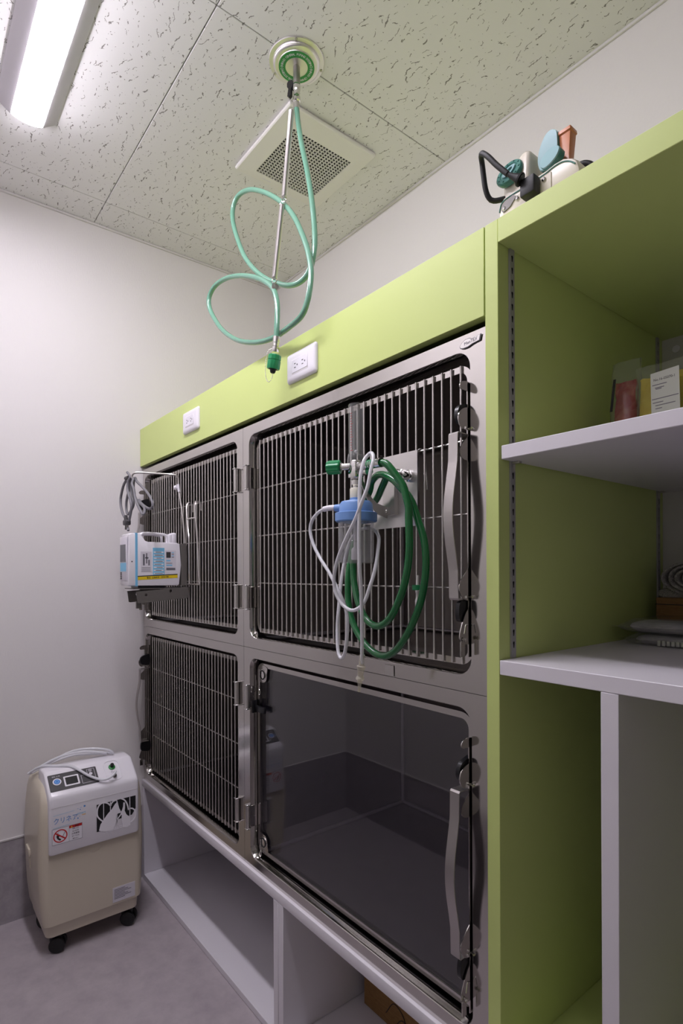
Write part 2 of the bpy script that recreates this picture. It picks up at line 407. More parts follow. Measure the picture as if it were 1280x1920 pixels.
# ================================================================ steel cages
FY = .008            # front face of the cage frames
def plates_yz(pts, x, th=.0016):
    return B().plate(pts, (), -th/2, th/2, fr((x, 0, 0), (0, 1, 0), (0, 0, 1)))
def sm(pts, n=5):
    """smooth closed outline through 2-D points"""
    return [(p.x, p.y) for p in spline([(a, b, 0) for a, b in pts], .0012, True)]
def latch(parent, x, dz, sgn):
    """door latch; measured on the upper right cage, dz shifts it; sgn=+1 frame on the +x side"""
    Z = lambda l: [(a, b+dz) for a, b in l]
    lt = B().box(x-.0008, x+.0008, .004, .031, 1.045+dz, 1.508+dz).make('latch', 'steel_frame', parent, smooth=False)
    for n, pts in (('thumb_plate', [(.028, 1.508), (.0149, 1.5085), (.0017, 1.510), (-.0095, 1.5075), (-.0152, 1.501), (-.0122, 1.4945), (.0016, 1.494), (.0149, 1.4935), (.028, 1.494)]),
                   ('cam_disc', [(.022, 1.464), (.0146, 1.4665), (-.0015, 1.4650), (-.0145, 1.4577), (-.0198, 1.4457), (-.0165, 1.4343), (-.0085, 1.4285), (.008, 1.433), (.022, 1.436)]),
                   ('drop_plate', [(.0151, 1.4262), (.0084, 1.4195), (-.0034, 1.4093), (-.0145, 1.3966), (-.0152, 1.3855), (-.0093, 1.3792), (.004, 1.3765), (.018, 1.378), (.02, 1.40)]),
                   ('leaf_plate', [(.0151, 1.2045), (.0045, 1.1945), (-.0144, 1.1752), (-.0193, 1.1633), (-.0150, 1.1511), (-.0055, 1.1425), (.0118, 1.142), (.02, 1.16), (.019, 1.19)]),
                   ('foot_plate', [(.02, 1.141), (.0105, 1.1385), (.0075, 1.1300), (-.0026, 1.1193), (-.0122, 1.1010), (-.0178, 1.0864), (-.0180, 1.0768), (-.0095, 1.0715), (-.0002, 1.0669), (.0113, 1.068), (.022, 1.07)])):
        plates_yz(sm(Z(pts)), x).make(n, 'steel_frame', lt)
    xb = x-.0065*sgn
    for pts in ([(.02, 1.4735), (.0015, 1.4730), (-.0120, 1.4665), (-.0170, 1.4545), (-.015, 1.444), (-.006, 1.437), (.02, 1.437)], [(.02, 1.1415), (-.0049, 1.1405), (-.0143, 1.1345), (-.0155, 1.113), (-.007, 1.1048), (.02, 1.105)]):
        plates_yz(sm(Z(pts)), xb, .008).make('black_knob', 'black_plastic', lt)
    for z in (1.4305, 1.1465):
        B().cyl((x-.004, .013, z+dz), (x+.002, -.004, z+dz), .0024, n=12, bev=.0004).cyl((x-.003*sgn, .010, z+dz), (x+.008*sgn, .006, z+dz), .002, n=10).make('pin', 'steel_satin', lt)
    for (y, z) in ((-.0095, 1.0762),):
        B().cyl((x-.004, y, z+dz), (x+.007*sgn, y, z+dz), .0021, n=12, bev=.0004).cyl((x+.003*sgn, y, z+dz), (x+.006*sgn, y, z+dz), .0036, n=6).make('screw', 'chrome', lt)
    B().box(x-.0012, x+.0012, -.0165, -.005, 1.0470+dz, 1.0725+dz, .0008, 1).make('tab', 'steel_frame', lt)
    B().tube(spline([(x+.001*sgn, .003, 1.0985+dz), (x+.001*sgn, -.001, 1.1005+dz), (x+.001*sgn, -.004, 1.0985+dz), (x+.001*sgn, -.0075, 1.085+dz)]), .0011, 8).make('spring_wire', 'chrome', lt)
    # bowed flat strap handle
    xa, xe = (x-.021, x-.0015) if sgn > 0 else (x+.0015, x+.021)
    prof = [(.012, 1.4215), (-.0165, 1.4225), (-.0185, 1.420), (-.0195, 1.376), (-.0235, 1.352), (-.0300, 1.315), (-.0325, 1.283), (-.0300, 1.25), (-.0235, 1.214), (-.0195, 1.190), (-.0185, 1.145), (-.0165, 1.1425), (.012, 1.1430)]
    q = [Vector((0, a, b+dz)) for a, b in prof]
    fine = q[:4]+spline(q[3:10], .006)[1:]+q[10:]
    rings = []
    for i, p in enumerate(fine):
        tn = (fine[min(i+1, len(fine)-1)]-fine[max(i-1, 0)]).normalized(); nn = Vector((0, -tn.z, tn.y))*.0008
        rings.append([Vector((xa, p.y+nn.y, p.z+nn.z)), Vector((xe, p.y+nn.y, p.z+nn.z)), Vector((xe, p.y-nn.y, p.z-nn.z)), Vector((xa, p.y-nn.y, p.z-nn.z))])
    fixn(B().loft(rings).make('strap_handle', 'steel_brushed', lt, ang=25))
    return lt
def hinge(parent, x, z0, z1, sgn):
    """butt hinge at a door edge: barrel in front of the frame, leaves to frame and door; sgn=+1 door lies on the +x side"""
    h = B().cyl((x, FY-.0065, z0), (x, FY-.0065, z1), .0062, n=14, bev=.001).make('hinge', 'steel_satin', parent)
    zm = (z0+z1)/2
    B().box(min(x+.001*sgn, x+.004*sgn), max(x+.001*sgn, x+.004*sgn), FY-.008, .032, z0+.003, z1-.003, .0006, 1).make('leaf', 'steel_frame', h)
    B().cyl((x+.004*sgn, .020, zm), (x+.0052*sgn, .020, zm), .0022, n=10).make('screw', 'chrome', h)
    for z in (z0-.0022, z1-.0008): B().box(x-.007, x+.007, FY-.0135, FY+.001, z, z+.003, .0006, 1).make('hinge_cap', 'chrome', h)
    return h
def cage(x0, x1, z0, z1, ox0, ox1, latch_left, label, glass=False):
    oz0, oz1 = z0+.0275, z1-.0265
    g = thing('animal_cage', label, 'cage', ((x0+x1)/2, .3, z0), 'steel cages in two rows')
    op = rrect(ox0, ox1, oz0, oz1, .030, 8)
    Mx = fr((0, FY, 0), (1, 0, 0), (0, 0, 1))                 # local z = -y (towards the room)
    B().ring(rrect(x0, x1, z0, z1, .0012, 8), op, -.0012, 0, Mx).make('front_frame', 'steel_frame', g, smooth=False)
    r0 = [Vector((a, FY+.0002, b)) for a, b in op]; r1 = [Vector((a, FY+.0015, b)) for a, b in rrect(ox0+.0012, ox1-.0012, oz0+.0012, oz1-.0012, .029, 8)]
    r2 = [Vector((a, .046, b)) for a, b in rrect(ox0+.0012, ox1-.0012, oz0+.0012, oz1-.0012, .029, 8)]; r3 = [Vector((a, .046, b)) for a, b in rrect(ox0-.012, ox1+.012, oz0-.012, oz1+.012, .03, 8)]
    B().loft([r0, r1, r2, r3], False, False).make('opening_return', 'steel_return_shaded', g, ang=50)
    # inner tub with coved corners
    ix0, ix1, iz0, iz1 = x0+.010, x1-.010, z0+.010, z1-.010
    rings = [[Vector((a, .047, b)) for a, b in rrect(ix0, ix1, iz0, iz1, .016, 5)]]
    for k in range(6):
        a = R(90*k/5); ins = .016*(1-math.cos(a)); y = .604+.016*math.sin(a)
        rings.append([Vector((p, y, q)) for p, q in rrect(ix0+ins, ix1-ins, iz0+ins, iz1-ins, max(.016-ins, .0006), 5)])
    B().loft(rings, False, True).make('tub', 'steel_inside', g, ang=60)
    # bright tubes added to stand in for the highlights along the coved corners
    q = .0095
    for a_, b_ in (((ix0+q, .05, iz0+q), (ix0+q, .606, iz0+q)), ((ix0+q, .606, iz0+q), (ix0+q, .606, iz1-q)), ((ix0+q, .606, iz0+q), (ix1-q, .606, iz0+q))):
        B().tube([a_, b_], .0055, 10).make('cove_glint', 'cove_highlight', g)
    # door
    dx0, dx1, dz0, dz1 = ox0+(.012 if latch_left else .005), ox1-(.005 if latch_left else .012), oz0+.014, oz1-.0145
    ring = B().ring(rrect(dx0, dx1, dz0, dz1, .028, 8), rrect(dx0+.0115, dx1-.0115, dz0+.0115, dz1-.0115, .017, 8), -.0035, 0, fr((0, .0295, 0), (1, 0, 0), (0, 0, 1)))
    door = ring.make('door', 'steel_frame', g, smooth=False)
    if not glass:
        xr = ox0+.0287; n = 33; pit = .0216
        me, c = B().cyl((xr, .0268, dz0+.001), (xr, .0268, dz1-.0005), .0021, n=10, bev=.0006).mesh('bar', 'steel_rod')
        for k in range(n):
            reg(bpy.data.objects.new('bar', me), door, c+Vector((pit*k, 0, 0)))
        for f in (.4345, .3055, .1760):
            B().cyl((dx0+.004, .0312, z0+f), (dx1-.004, .0312, z0+f), .0019, n=8).make('crossbar', 'steel_rod', door)
    else:
        B().plate(rrect(dx0+.003, dx1-.003, dz0+.003, dz1-.003, .024, 8), (), -.0045, 0, fr((0, .0335, 0), (1, 0, 0), (0, 0, 1))).make('pane', 'acrylic', door, smooth=False)
        for (cx, cz, s) in ((dx0+.031, dz1-.031, 1), (dx0+.031, dz0+.031, -1)):
            pl = sm([(cx-.022, cz+.022*s), (cx-.022, cz-.020*s), (cx-.012, cz-.021*s), (cx+.004, cz-.0205*s), (cx+.0165, cz-.012*s), (cx+.0195, cz+.004*s), (cx+.0195, cz+.022*s)])
            p = B().plate(pl, (), 0, .0012, fr((0, .0295, 0), (1, 0, 0), (0, 0, 1))).make('port_plate', 'steel_frame', door)
            Mp = fr((cx, .0283, cz), (1, 0, 0), (0, 0, 1))
            B().lathe([(.0135, 0), (.0135, .002), (.0125, .0032), (.0102, .0032), (.0098, .0010), (.0001, .0010)], Mp, 24).make('plug', 'black_rubber', p)
            B().lathe([(.0152, 0), (.0152, .0016), (.0134, .0016)], Mp, 24).make('bezel', 'chrome', p)
            ch = B()
            L = 13 if s > 0 else 7; xx = cx-.0125 if s > 0 else cx-.010
            for k in range(L): ch.sphere((xx+.0006*math.sin(k*.8), .0245, (cz+.012 if s > 0 else cz+.004)-.0042*k), .0018, 6)
            zc = (cz+.012 if s > 0 else cz+.004)-.0042*L-.006
            ch.tube(spline([(xx, .0245, zc+.007), (xx-.004, .0245, zc), (xx, .0245, zc-.007), (xx+.004, .0245, zc)], .002, True), .0011, 6, True)
            ch.make('ball_chain', 'chrome', p)
        B().box(dx0-.003, dx0+.05, .019, .0275, z0+.425, z0+.442, .003, 2).box(dx0-.008, dx0+.002, .012, .028, z0+.42, z0+.455, .002, 2).make('door_stay', 'black_plastic', door)
    hx = ox1+.002 if latch_left else ox0-.002
    for za in (.433, .105): hinge(g, hx, z0+za, z0+za+.064, -1 if latch_left else 1)
    latch(g, (ox0+.0035) if latch_left else (ox1-.0035), z0-.9845, -1 if latch_left else 1)
    return g
ca = cage(-2.191, -1.3875, .9845, 1.592, -2.1735, -1.4195, True, 'barred steel cage with a white pump hung on its door')
cb = cage(-1.3865, -.5640, .9845, 1.592, -1.3545, -.5995, False, 'barred steel cage with a green hose and flowmeter on its door')
cc = cage(-2.191, -1.3875, .3840, .9835, -2.1735, -1.4195, True, 'empty barred steel cage in the lower row')
cd = cage(-1.3865, -.5640, .3840, .9835, -1.3545, -.5995, False, 'steel cage with a clear plastic door in the lower row', True)
# maker's badge and small sticker on the upper frame
bd = [(-.6195, 1.5735), (-.6150, 1.5790), (-.6075, 1.5825), (-.5985, 1.5825), (-.5930, 1.5800), (-.5745, 1.5822), (-.5770, 1.5722), (-.5920, 1.5708), (-.6020, 1.5680), (-.6120, 1.5680), (-.6180, 1.5700)]
Mb = fr((0, FY-.0012, 0), (1, 0, 0), (0, 0, 1))
bg = B().plate([(a, b) for a, b in bd], (), 0, .0016, Mb).make('badge', 'grey_print', cb)
cx = sum(a for a, b in bd)/len(bd); cz = sum(b for a, b in bd)/len(bd)
B().plate([(cx+(a-cx)*.93, cz+(b-cz)*.86) for a, b in bd], (), .0016, .0021, Mb).make('badge_face', 'aluminium', bg)
text_bm('MenTEX', .0078, fr((-.5955, FY-.0034, 1.5757), (1, 0, .06), (0, 0, 1)), .0002).make('badge_lettering', 'grey_print', bg, smooth=False)
st = B().box(-.812, -.786, FY-.0016, FY-.0012, .986, 1.0065).make('sticker', 'steel_satin', cb)
# ================================================================ ceiling fixtures
def batten(x0, x1, label):
    yc = -.4565; t = thing('ceiling_light', label, 'lamp', ((x0+x1)/2, yc, 2.448))
    # pressed white body with sloping wings
    pr = [(-.075, 2.4948), (-.075, 2.4915), (-.072, 2.4885), (-.041, 2.466), (.041, 2.466), (.072, 2.4885), (.075, 2.4915), (.075, 2.4948)]
    fixn(B().loft([[Vector((x, yc+a, z)) for a, z in pr] for x in (x0-.004, x1+.004)]).make('body', 'lamp_body', t, ang=20))
    # bowed diffuser with rounded ends
    rings = []
    for x, s in ((x0, .55), (x0+.004, .78), (x0+.012, .93), (x0+.03, 1.0), (x1-.03, 1.0), (x1-.012, .93), (x1-.004, .78), (x1, .55)):
        rings.append([Vector((x, yc+.0385*math.cos(R(180+15*k)), 2.4655+.017*s*math.sin(R(180+15*k)))) for k in range(13)])
    fixn(B().loft(rings).make('diffuser', 'lamp_white', t, ang=60))
    return t
batten(-1.776, -.526, 'lit white batten light over the cages')

t = thing('ceiling_vent', 'square white ventilation grille on the ceiling', 'vent', (-1.445, .262, 2.465))
vx0, vx1, vy0, vy1 = -1.605, -1.285, .102, .422; gx0, gx1, gy0, gy1 = -1.566, -1.348, .156, .374
rr = lambda i, z: [Vector((a, b, z)) for a, b in rrect(vx0+i, vx1-i, vy0+i, vy1-i, .004, 3)]
hole = lambda z, i=0: [Vector((a, b, z)) for a, b in rrect(gx0+i, gx1-i, gy0+i, gy1-i, .004, 3)]
fixn(B().loft([rr(.004, 2.4948), rr(0, 2.487), rr(.001, 2.482), rr(.004, 2.4795), hole(2.4765), hole(2.482)], False, False).make('cover', 'vent_plastic', t, ang=20))
g = B(); n = 20; px_ = (gx1-gx0)/n; py_ = (gy1-gy0)/n
for k in range(n+1):
    g.box(gx0+px_*k-.0016, gx0+px_*k+.0016, gy0-.001, gy1+.001, 2.4768, 2.4792); g.box(gx0-.001, gx1+.001, gy0+py_*k-.0016, gy0+py_*k+.0016, 2.4768, 2.4792)
g.make('grille', 'vent_plastic', t, smooth=False)
B().box(gx0-.002, gx1+.002, gy0-.002, gy1+.002, 2.489, 2.494).make('dark_duct', 'shadow_black', t)
B().box(vx0+.02, vx0+.032, .19, .222, 2.4778, 2.4782).make('maker_mark', 'pale_print', t)

OC = (-1.183, .055)
t = thing('ceiling_gas_outlet', 'round metal oxygen outlet with green ring on the ceiling', 'gas outlet', (OC[0], OC[1], 2.37))
Md = Matrix.Translation((OC[0], OC[1], ZC)) @ Matrix.Rotation(math.pi, 4, 'X')      # local z points down
B().lathe([(.071, .0002), (.071, .0025), (.0695, .004), (.060, .005), (.060, .010)], Md, 48).make('flange', 'aluminium', t)
B().lathe([(.0605, .005), (.0600, .009), (.0575, .0125), (.0540, .0138), (.0475, .0138), (.0470, .0155), (.0001, .0155)], Md, 48).make('housing', 'aluminium', t)
ringo = B(); rg = []
for r_, z in ((.0455, .0156), (.0455, .0162), (.0285, .0162), (.0285, .0156)): rg.append([Md @ Vector((r_*math.cos(2*math.pi*i/48), r_*math.sin(2*math.pi*i/48), z)) for i in range(48)])
ro = fixn(ringo.loft(rg, False, False).make('green_ring', 'green_print', t))
tx = B(); msg = 'SHIN-EI CENTRAL PIPING SYSTEM ○ SHIN-EI CENTRAL PIPING SYSTEM ○ '
for i, ch in enumerate(msg):
    if ch == ' ': continue
    a = R(121) - 2*math.pi*i/len(msg); rad = Vector((math.cos(a), math.sin(a), 0)); 
    # read from below: character tops point outwards, local right runs clockwise as seen from below
    Mt = Md @ fr((rad.x*.0370, rad.y*.0370, .01625), (math.sin(a), -math.cos(a), 0), rad)
    b_ = text_bm(ch, .0085, Mt, .0001); tx.add(b_.v, b_.f)
tx.make('ring_lettering', 'pale_print', ro, smooth=False)
for a in (155, 290, 35): B().lathe([(.0035, .004), (.0035, .006), (.002, .0068)], Md @ Matrix.Translation((.0655*math.cos(R(a)), .0655*math.sin(R(a)), 0)), 10).make('screw', 'steel_dull', t)
P = lambda z: (OC[0], OC[1], z)
B().lathe([(.0090, 0), (.0090, .047)], axis_mat(P(2.4795), P(2.43)), 16).make('pipe', 'steel_dull', t)
B().cyl(P(2.452), P(2.436), .0089, n=16).make('green_band', 'green_print', t)
vb = B().lathe([(.0085, 0), (.0095, .002), (.0095, .016), (.008, .018), (.008, .032), (.0095, .034), (.0095, .044), (.0065, .046), (.0065, .060)], axis_mat(P(2.437), P(2.37)), 16).make('valve_body', 'chrome', t)
lv = [(-.008, .006), (-.020, .008), (-.024, .003), (-.024, -.006), (-.020, -.012), (-.0215, -.020), (-.0235, -.030), (-.0185, -.034), (-.0125, -.031), (-.012, -.016), (-.008, -.010), (-.004, -.004)]
B().plate(lv, (), -.004, .004, fr((OC[0], OC[1]-.004, 2.442), (.9, .3, 0), (0, 0, 1))).make('lever', 'black_plastic', t)

# ---- pendant hose with springs
def sagp(pts, step=.006): return spline(pts, step)
HOSE_T = [(-1.184,0.055,2.379), (-1.174,0.053,2.332), (-1.149,0.047,2.255), (-1.120,0.041,2.178), (-1.092,0.034,2.094), (-1.073,0.028,2.021), (-1.059,0.020,1.965), (-1.056,0.014,1.930), (-1.061,0.010,1.904), (-1.075,0.006,1.885), (-1.104,0.003,1.880), (-1.144,0.002,1.890), (-1.189,0.002,1.913), (-1.246,0.003,1.948), (-1.309,0.005,1.998), (-1.374,0.009,2.065), (-1.430,0.015,2.148), (-1.464,0.020,2.216), (-1.467,0.024,2.259), (-1.440,0.027,2.278), (-1.384,0.027,2.263), (-1.322,0.025,2.227), (-1.256,0.022,2.178), (-1.193,0.017,2.123), (-1.134,0.010,2.059), (-1.085,0.001,1.989), (-1.049,-0.007,1.928), (-1.025,-0.016,1.875), (-1.017,-0.023,1.838), (-1.018,-0.030,1.797), (-1.037,-0.034,1.767), (-1.096,-0.030,1.762), (-1.165,-0.021,1.767), (-1.227,-0.021,1.775), (-1.295,-0.022,1.794), (-1.373,-0.020,1.828), (-1.455,-0.017,1.881), (-1.515,-0.014,1.937), (-1.553,-0.012,1.986), (-1.557,-0.010,2.020), (-1.522,-0.008,2.039), (-1.455,-0.007,2.033), (-1.372,-0.008,2.006), (-1.292,-0.011,1.968), (-1.231,-0.015,1.931), (-1.180,-0.020,1.890), (-1.149,-0.028,1.843), (-1.137,-0.035,1.802), (-1.132,-0.040,1.765), (-1.132,-0.040,1.745)]
t = thing('pendant_hose', 'looped pale green hose with spring hangers below the ceiling outlet', 'hose', (-1.15, 0, 1.67))
B().tube(sagp(HOSE_T), .0068, 12).make('hose', 'teal_hose', t)
B().cyl((-1.184, .055, 2.390), (-1.1835, .0548, 2.374), .0078, n=14).make('hose_ferrule', 'steel_satin', t)
SPR = [(-1.187,0.041,2.364), (-1.167,0.005,2.116), (-1.172,0.003,2.101), (-1.160,-0.028,1.903), (-1.170,-0.024,1.890)]
for a, b in ((SPR[0], SPR[1]), (SPR[2], SPR[3])):
    a, b = Vector(a), Vector(b); n = int((b-a).length/.0026); prof = []
    for k in range(n): prof += [(.0058, k*.0026), (.0070, k*.0026+.0009), (.0058, k*.0026+.0022)]
    s = B().lathe(prof, axis_mat(a, b), 14).make('tension_spring', 'steel_satin', t, ang=60)
    for p, q in ((a, a+(a-b).normalized()*.010), (b, b+(b-a).normalized()*.010)):
        d = (q-p).normalized(); sd = d.orthogonal().normalized()
        B().tube([p+d*.005+(d*math.cos(2*math.pi*k/14)+sd*math.sin(2*math.pi*k/14))*.0058 for k in range(14)], .0012, 6, True).make('spring_eye', 'chrome', s)
B().tube(spline([(-1.187, .044, 2.372), (-1.1835, .060, 2.384), (-1.178, .050, 2.378)], .003), .0012, 6).make('hanger_wire', 'chrome', t)
B().cyl((-1.176, -.018, 1.889), (-1.166, -.022, 1.889), .0085, n=14).make('hose_clip', 'steel_dull', t)
cp = B().lathe([(.0082, 0), (.0082, .014), (.0070, .015), (.0070, .022), (.0088, .024), (.0088, .034), (.0075, .036)], axis_mat((-1.132, -.040, 1.750), (-1.1375, -.041, 1.714)), 16).make('coupling', 'chrome', t)
gk = B(); prof = []
for i in range(40):
    a = 2*math.pi*i/40; prof.append((.0150+(.0008 if i % 4 < 2 else 0))*1.0)
Mg = axis_mat((-1.1385, -.041, 1.709), (-1.146, -.042, 1.676))
rings = []
for z, s in ((0, .82), (.002, .98), (.012, 1.0), (.0125, .95), (.014, .95), (.0145, 1.0), (.031, 1.0), (.0335, .95)):
    rings.append([Mg @ Vector((prof[i]*s*math.cos(2*math.pi*i/40), prof[i]*s*math.sin(2*math.pi*i/40), z)) for i in range(40)])
gr = fixn(gk.loft(rings).make('green_cap', 'green_plastic', t, ang=30))
B().lathe([(.0115, .0336), (.0105, .0345), (.0075, .0345), (.0065, .040), (.0045, .043), (.0001, .043)], Mg, 20).make('rubber_tip', 'black_rubber', gr)
ch = B()
for p in spline([(-1.138,-0.050,1.720), (-1.152,-0.050,1.721), (-1.161,-0.050,1.711), (-1.166,-0.050,1.696), (-1.168,-0.050,1.680), (-1.166,-0.050,1.662), (-1.158,-0.050,1.649), (-1.149,-0.050,1.646), (-1.142,-0.048,1.652), (-1.1455,-0.043,1.672)], .0036): ch.sphere(p, .0013, 6)
ch.make('ball_chain', 'steel_satin', t)

# ---- wall outlets on the fascia
def outlet(xc, zc, label):
    t = thing('power_outlet', label, 'outlet', (xc, -.004, zc-.035), 'outlets on the green board')
    rings = []
    for y, i in ((-.0003, 0), (-.0035, 0), (-.0062, .002), (-.0082, .006), (-.0092, .012)):
        rings.append([Vector((a, y, b)) for a, b in rrect(xc-.060+i, xc+.060-i, zc-.035+i, zc+.035-i, .007, 5)])
    fixn(B().loft(rings).make('cover_plate', 'white_gloss', t, ang=40))
    ins = B().box(xc-.032, xc+.032, -.0102, -.009, zc-.0155, zc+.0155, .0006, 1).make('socket_insert', 'white_plastic', t)
    B().box(xc-.033, xc+.033, -.0096, -.0091, zc-.0182, zc-.0155).make('name_flap', 'trim_white', ins)
    for s in (-.0155, .0155):
        for dz in (-.0045, .0045):
            B().box(xc+s-.006, xc+s-.0002, -.0105, -.0101, zc+dz-.0009, zc+dz+.0009).make('slot', 'black_print', ins)
        B().plate(circ(xc+s+.0062, zc, .0021, 12), (), 0, .0004, fr((0, -.0101, 0), (1, 0, 0), (0, 0, 1))).make('earth_hole', 'grey_print', ins)
    return t
outlet(-1.081, 1.679, 'white double power outlet beside the hanging green coupling')
outlet(-1.709, 1.680, 'white double power outlet above the infusion pump')
# ================================================================ oxygen flowmeter on the upper right cage door
FXY = Vector((-.804, -.072, 0)); fx, fy = FXY.x, FXY.y
t = thing('mounting_plate', 'square steel plate hooked on the barred cage door behind the flowmeter', 'plate', (-.80, .02, 1.277))
Mx = fr((0, .0246, 0), (1, 0, 0), (0, 0, 1))
B().plate(rrect(-.868, -.737, 1.277, 1.421, .002, 2), (), 0, .0012, Mx).box(-.7384, -.7370, .0246, .0290, 1.277, 1.421).make('plate', 'aluminium', t, smooth=False)
rl = B().plate([(-.800, 1.302), (-.789, 1.302), (-.789, 1.392), (-.800, 1.392)], (), .0014, .0120, Mx).box(-.825, -.800, .0150, .0236, 1.302, 1.385, .0006, 1).make('rail', 'steel_satin', t, smooth=False)
B().lathe([(.0045, 0), (.0045, .003), (.003, .0045)], fr((-.8135, .0150, 1.309), (1, 0, 0), (0, 0, 1)), 12).make('bolt', 'chrome', rl)
B().lathe([(.0115, 0), (.0115, .006), (.009, .007), (.009, .016), (.0105, .017), (.0105, .024), (.007, .026), (.007, .040)], axis_mat((-.757, .0236, 1.374), (-.758, -.019, 1.374)), 18).make('wall_socket', 'chrome', t)
B().tube(spline([(-.7377, .0278, 1.4200), (-.7370, .0310, 1.4228), (-.7350, .0352, 1.4215), (-.7315, .0385, 1.405), (-.7262, .0400, 1.345)], .003), .0022, 8).make('brace_wire', 'steel_dull', t)
# bracket arm carrying the flowmeter
arm = [(.0156, 1.296), (.0156, 1.318), (-.012, 1.324), (-.026, 1.334), (-.036, 1.344), (-.046, 1.362), (-.0585, 1.3845), (-.0600, 1.3745), (-.050, 1.354), (-.040, 1.335), (-.026, 1.316), (-.010, 1.303)]
B().plate(arm, (), -.0012, .0012, fr((-.8125, 0, 0), (0, 1, 0), (0, 0, 1))).box(-.822, -.803, -.0618, -.046, 1.3812, 1.3846, .0008, 1).make('bracket_arm', 'steel_satin', t, smooth=False)

t = thing('oxygen_flowmeter', 'clear oxygen flowmeter with blue capped humidifier bottle on the cage door', 'flowmeter', (fx, fy, 1.205))
Mv = lambda z: Matrix.Translation((fx, fy, z))
B().lathe([(.0150, 0), (.0150, .004), (.0138, .006), (.0138, .092), (.0142, .096), (.0130, .0985), (.0115, .099)], Mv(1.4065), 28).make('flow_tube', 'clear_plastic', t)
inn = B().lathe([(.0062, 0), (.0062, .088)], Mv(1.411), 16).make('inner_tube', 'clear_plastic', t)
sc_ = B()
for k in range(15): sc_.box(fx-.0078, fx-(.0038 if k % 5 else .001), fy-.0068, fy-.0064, 1.418+.005*k, 1.4192+.005*k)
sc_.make('scale_marks', 'red_print', inn, smooth=False)
B().sphere((fx, fy, 1.4165), .0032, 12).make('float_ball', 'white_plastic', inn)
B().lathe([(.0120, 0), (.0165, .002), (.0170, .008), (.0165, .020), (.0150, .024)], Mv(1.385), 24).make('clear_collar', 'clear_plastic', t)
vb = B().lathe([(.0095, 0), (.0110, .002), (.0110, .034), (.0095, .036)], Mv(1.363), 20).box(fx-.0105, fx+.0105, fy-.011, fy+.011, 1.3665, 1.3925, .002, 2).make('valve_body', 'chrome', t)
B().lathe([(.0065, 0), (.0065, .016), (.0085, .018)], axis_mat((fx-.009, fy-.006, 1.389), (fx-.031, fy-.02, 1.389)), 16).make('valve_stem', 'chrome', vb)
Mk = axis_mat((fx-.0255, fy-.0170, 1.389), (fx-.060, fy-.040, 1.389)); rings = []
for z, s in ((0, .9), (.002, 1), (.020, 1.0), (.024, .97), (.026, .9)):
    rings.append([Mk @ Vector(((.0125+(.0009 if i % 4 < 2 else 0))*s*math.cos(2*math.pi*i/36), (.0125+(.0009 if i % 4 < 2 else 0))*s*math.sin(2*math.pi*i/36), z)) for i in range(36)])
kn = fixn(B().loft(rings).make('green_knob', 'green_plastic', t, ang=28))
B().lathe([(.0095, 0), (.0095, .0006), (.0078, .0006), (.0078, 0)], Mk @ Matrix.Translation((0, 0, .026)), 20, False).box(-.0006, .0006, -.006, .006, .0262, .0266, 0, 1, Mk).box(-.004, .004, .0005, .0015, .0262, .0266, 0, 1, Mk).make('knob_mark', 'pale_print', kn)
# side pipe with banded hose end
pa, pb = Vector((fx+.010, fy, 1.3875)), Vector((fx+.073, fy-.002, 1.3845))
sp = B().lathe([(.0080, 0), (.0080, .014), (.0070, .015), (.0070, .024), (.0078, .025), (.0078, .050), (.0088, .0505), (.0088, .0625), (.0072, .0625), (.0072, .052)], axis_mat(pa, pb), 20, False).make('side_pipe', 'chrome', t)
d = (pb-pa).normalized()
for k in range(4): B().lathe([(.0079, 0), (.0086, .0008), (.0086, .0024), (.0079, .0032)], axis_mat(pa+d*(.027+.0058*k), pb), 20, False).make('green_band', 'green_plastic', sp)
B().lathe([(.0065, 0), (.0065, .022)], axis_mat((fx+.004, fy+.004, 1.376), (fx+.026, fy+.006, 1.376)), 14).make('inlet_union', 'chrome', t)
B().cyl((fx+.025, fy+.006, 1.376), (fx+.035, fy+.007, 1.3755), .0062, n=14, bev=.001).make('green_end', 'green_plastic', t)
B().lathe([(.0065, 0), (.0065, .006), (.0090, .008), (.0090, .016), (.0070, .018)], Mv(1.3455), 20).make('lower_union', 'chrome', t)
B().lathe([(.0112, 0), (.0118, .002), (.0118, .019), (.0105, .021)], Mv(1.3265), 20).make('ivory_nut', 'ivory_plastic', t)
rings = []
for z, r_ in ((0, .0375), (.002, .0395), (.0165, .0395), (.0175, .0380), (.0178, .0325), (.034, .0310), (.0385, .0275), (.040, .016), (.0415, .0125), (.0465, .0115)):
    rings.append([Mv(1.2835) @ Vector((r_*(1.0+(.02 if (z < .017 and i % 6 == 0) else 0))*math.cos(2*math.pi*i/36), r_*(1.0+(.02 if (z < .017 and i % 6 == 0) else 0))*math.sin(2*math.pi*i/36), z)) for i in range(36)])
capo = fixn(B().loft(rings).make('bottle_cap', 'blue_plastic', t, ang=40))
B().cyl((fx-.026, fy-.010, 1.312), (fx-.044, fy-.016, 1.313), .0078, .0070, n=16, bev=.001).make('cap_spout', 'blue_plastic', capo)
B().tube(spline([(fx-.042, fy-.0155, 1.3135), (fx-.058, fy-.020, 1.3140), (fx-.070, fy-.0235, 1.3125)], .003), .0055, 12).make('outlet_nozzle', 'white_plastic', t)
bt = B().lathe([(.0330, .079), (.0330, .012), (.0318, .003), (.0290, .0005), (.0001, .0005), (.0001, .0022), (.0285, .0022), (.0305, .0045), (.0316, .012), (.0316, .079)], Mv(1.2048), 32, False).make('bottle', 'clear_plastic', t, ang=30)
for k in range(12):
    a = 2*math.pi*k/12; B().box(-.0012, .0012, .0328, .0340, .012, .078, .0004, 1, Mv(1.2048) @ Matrix.Rotation(a, 4, 'Z')).make('bottle_rib', 'clear_plastic', bt)
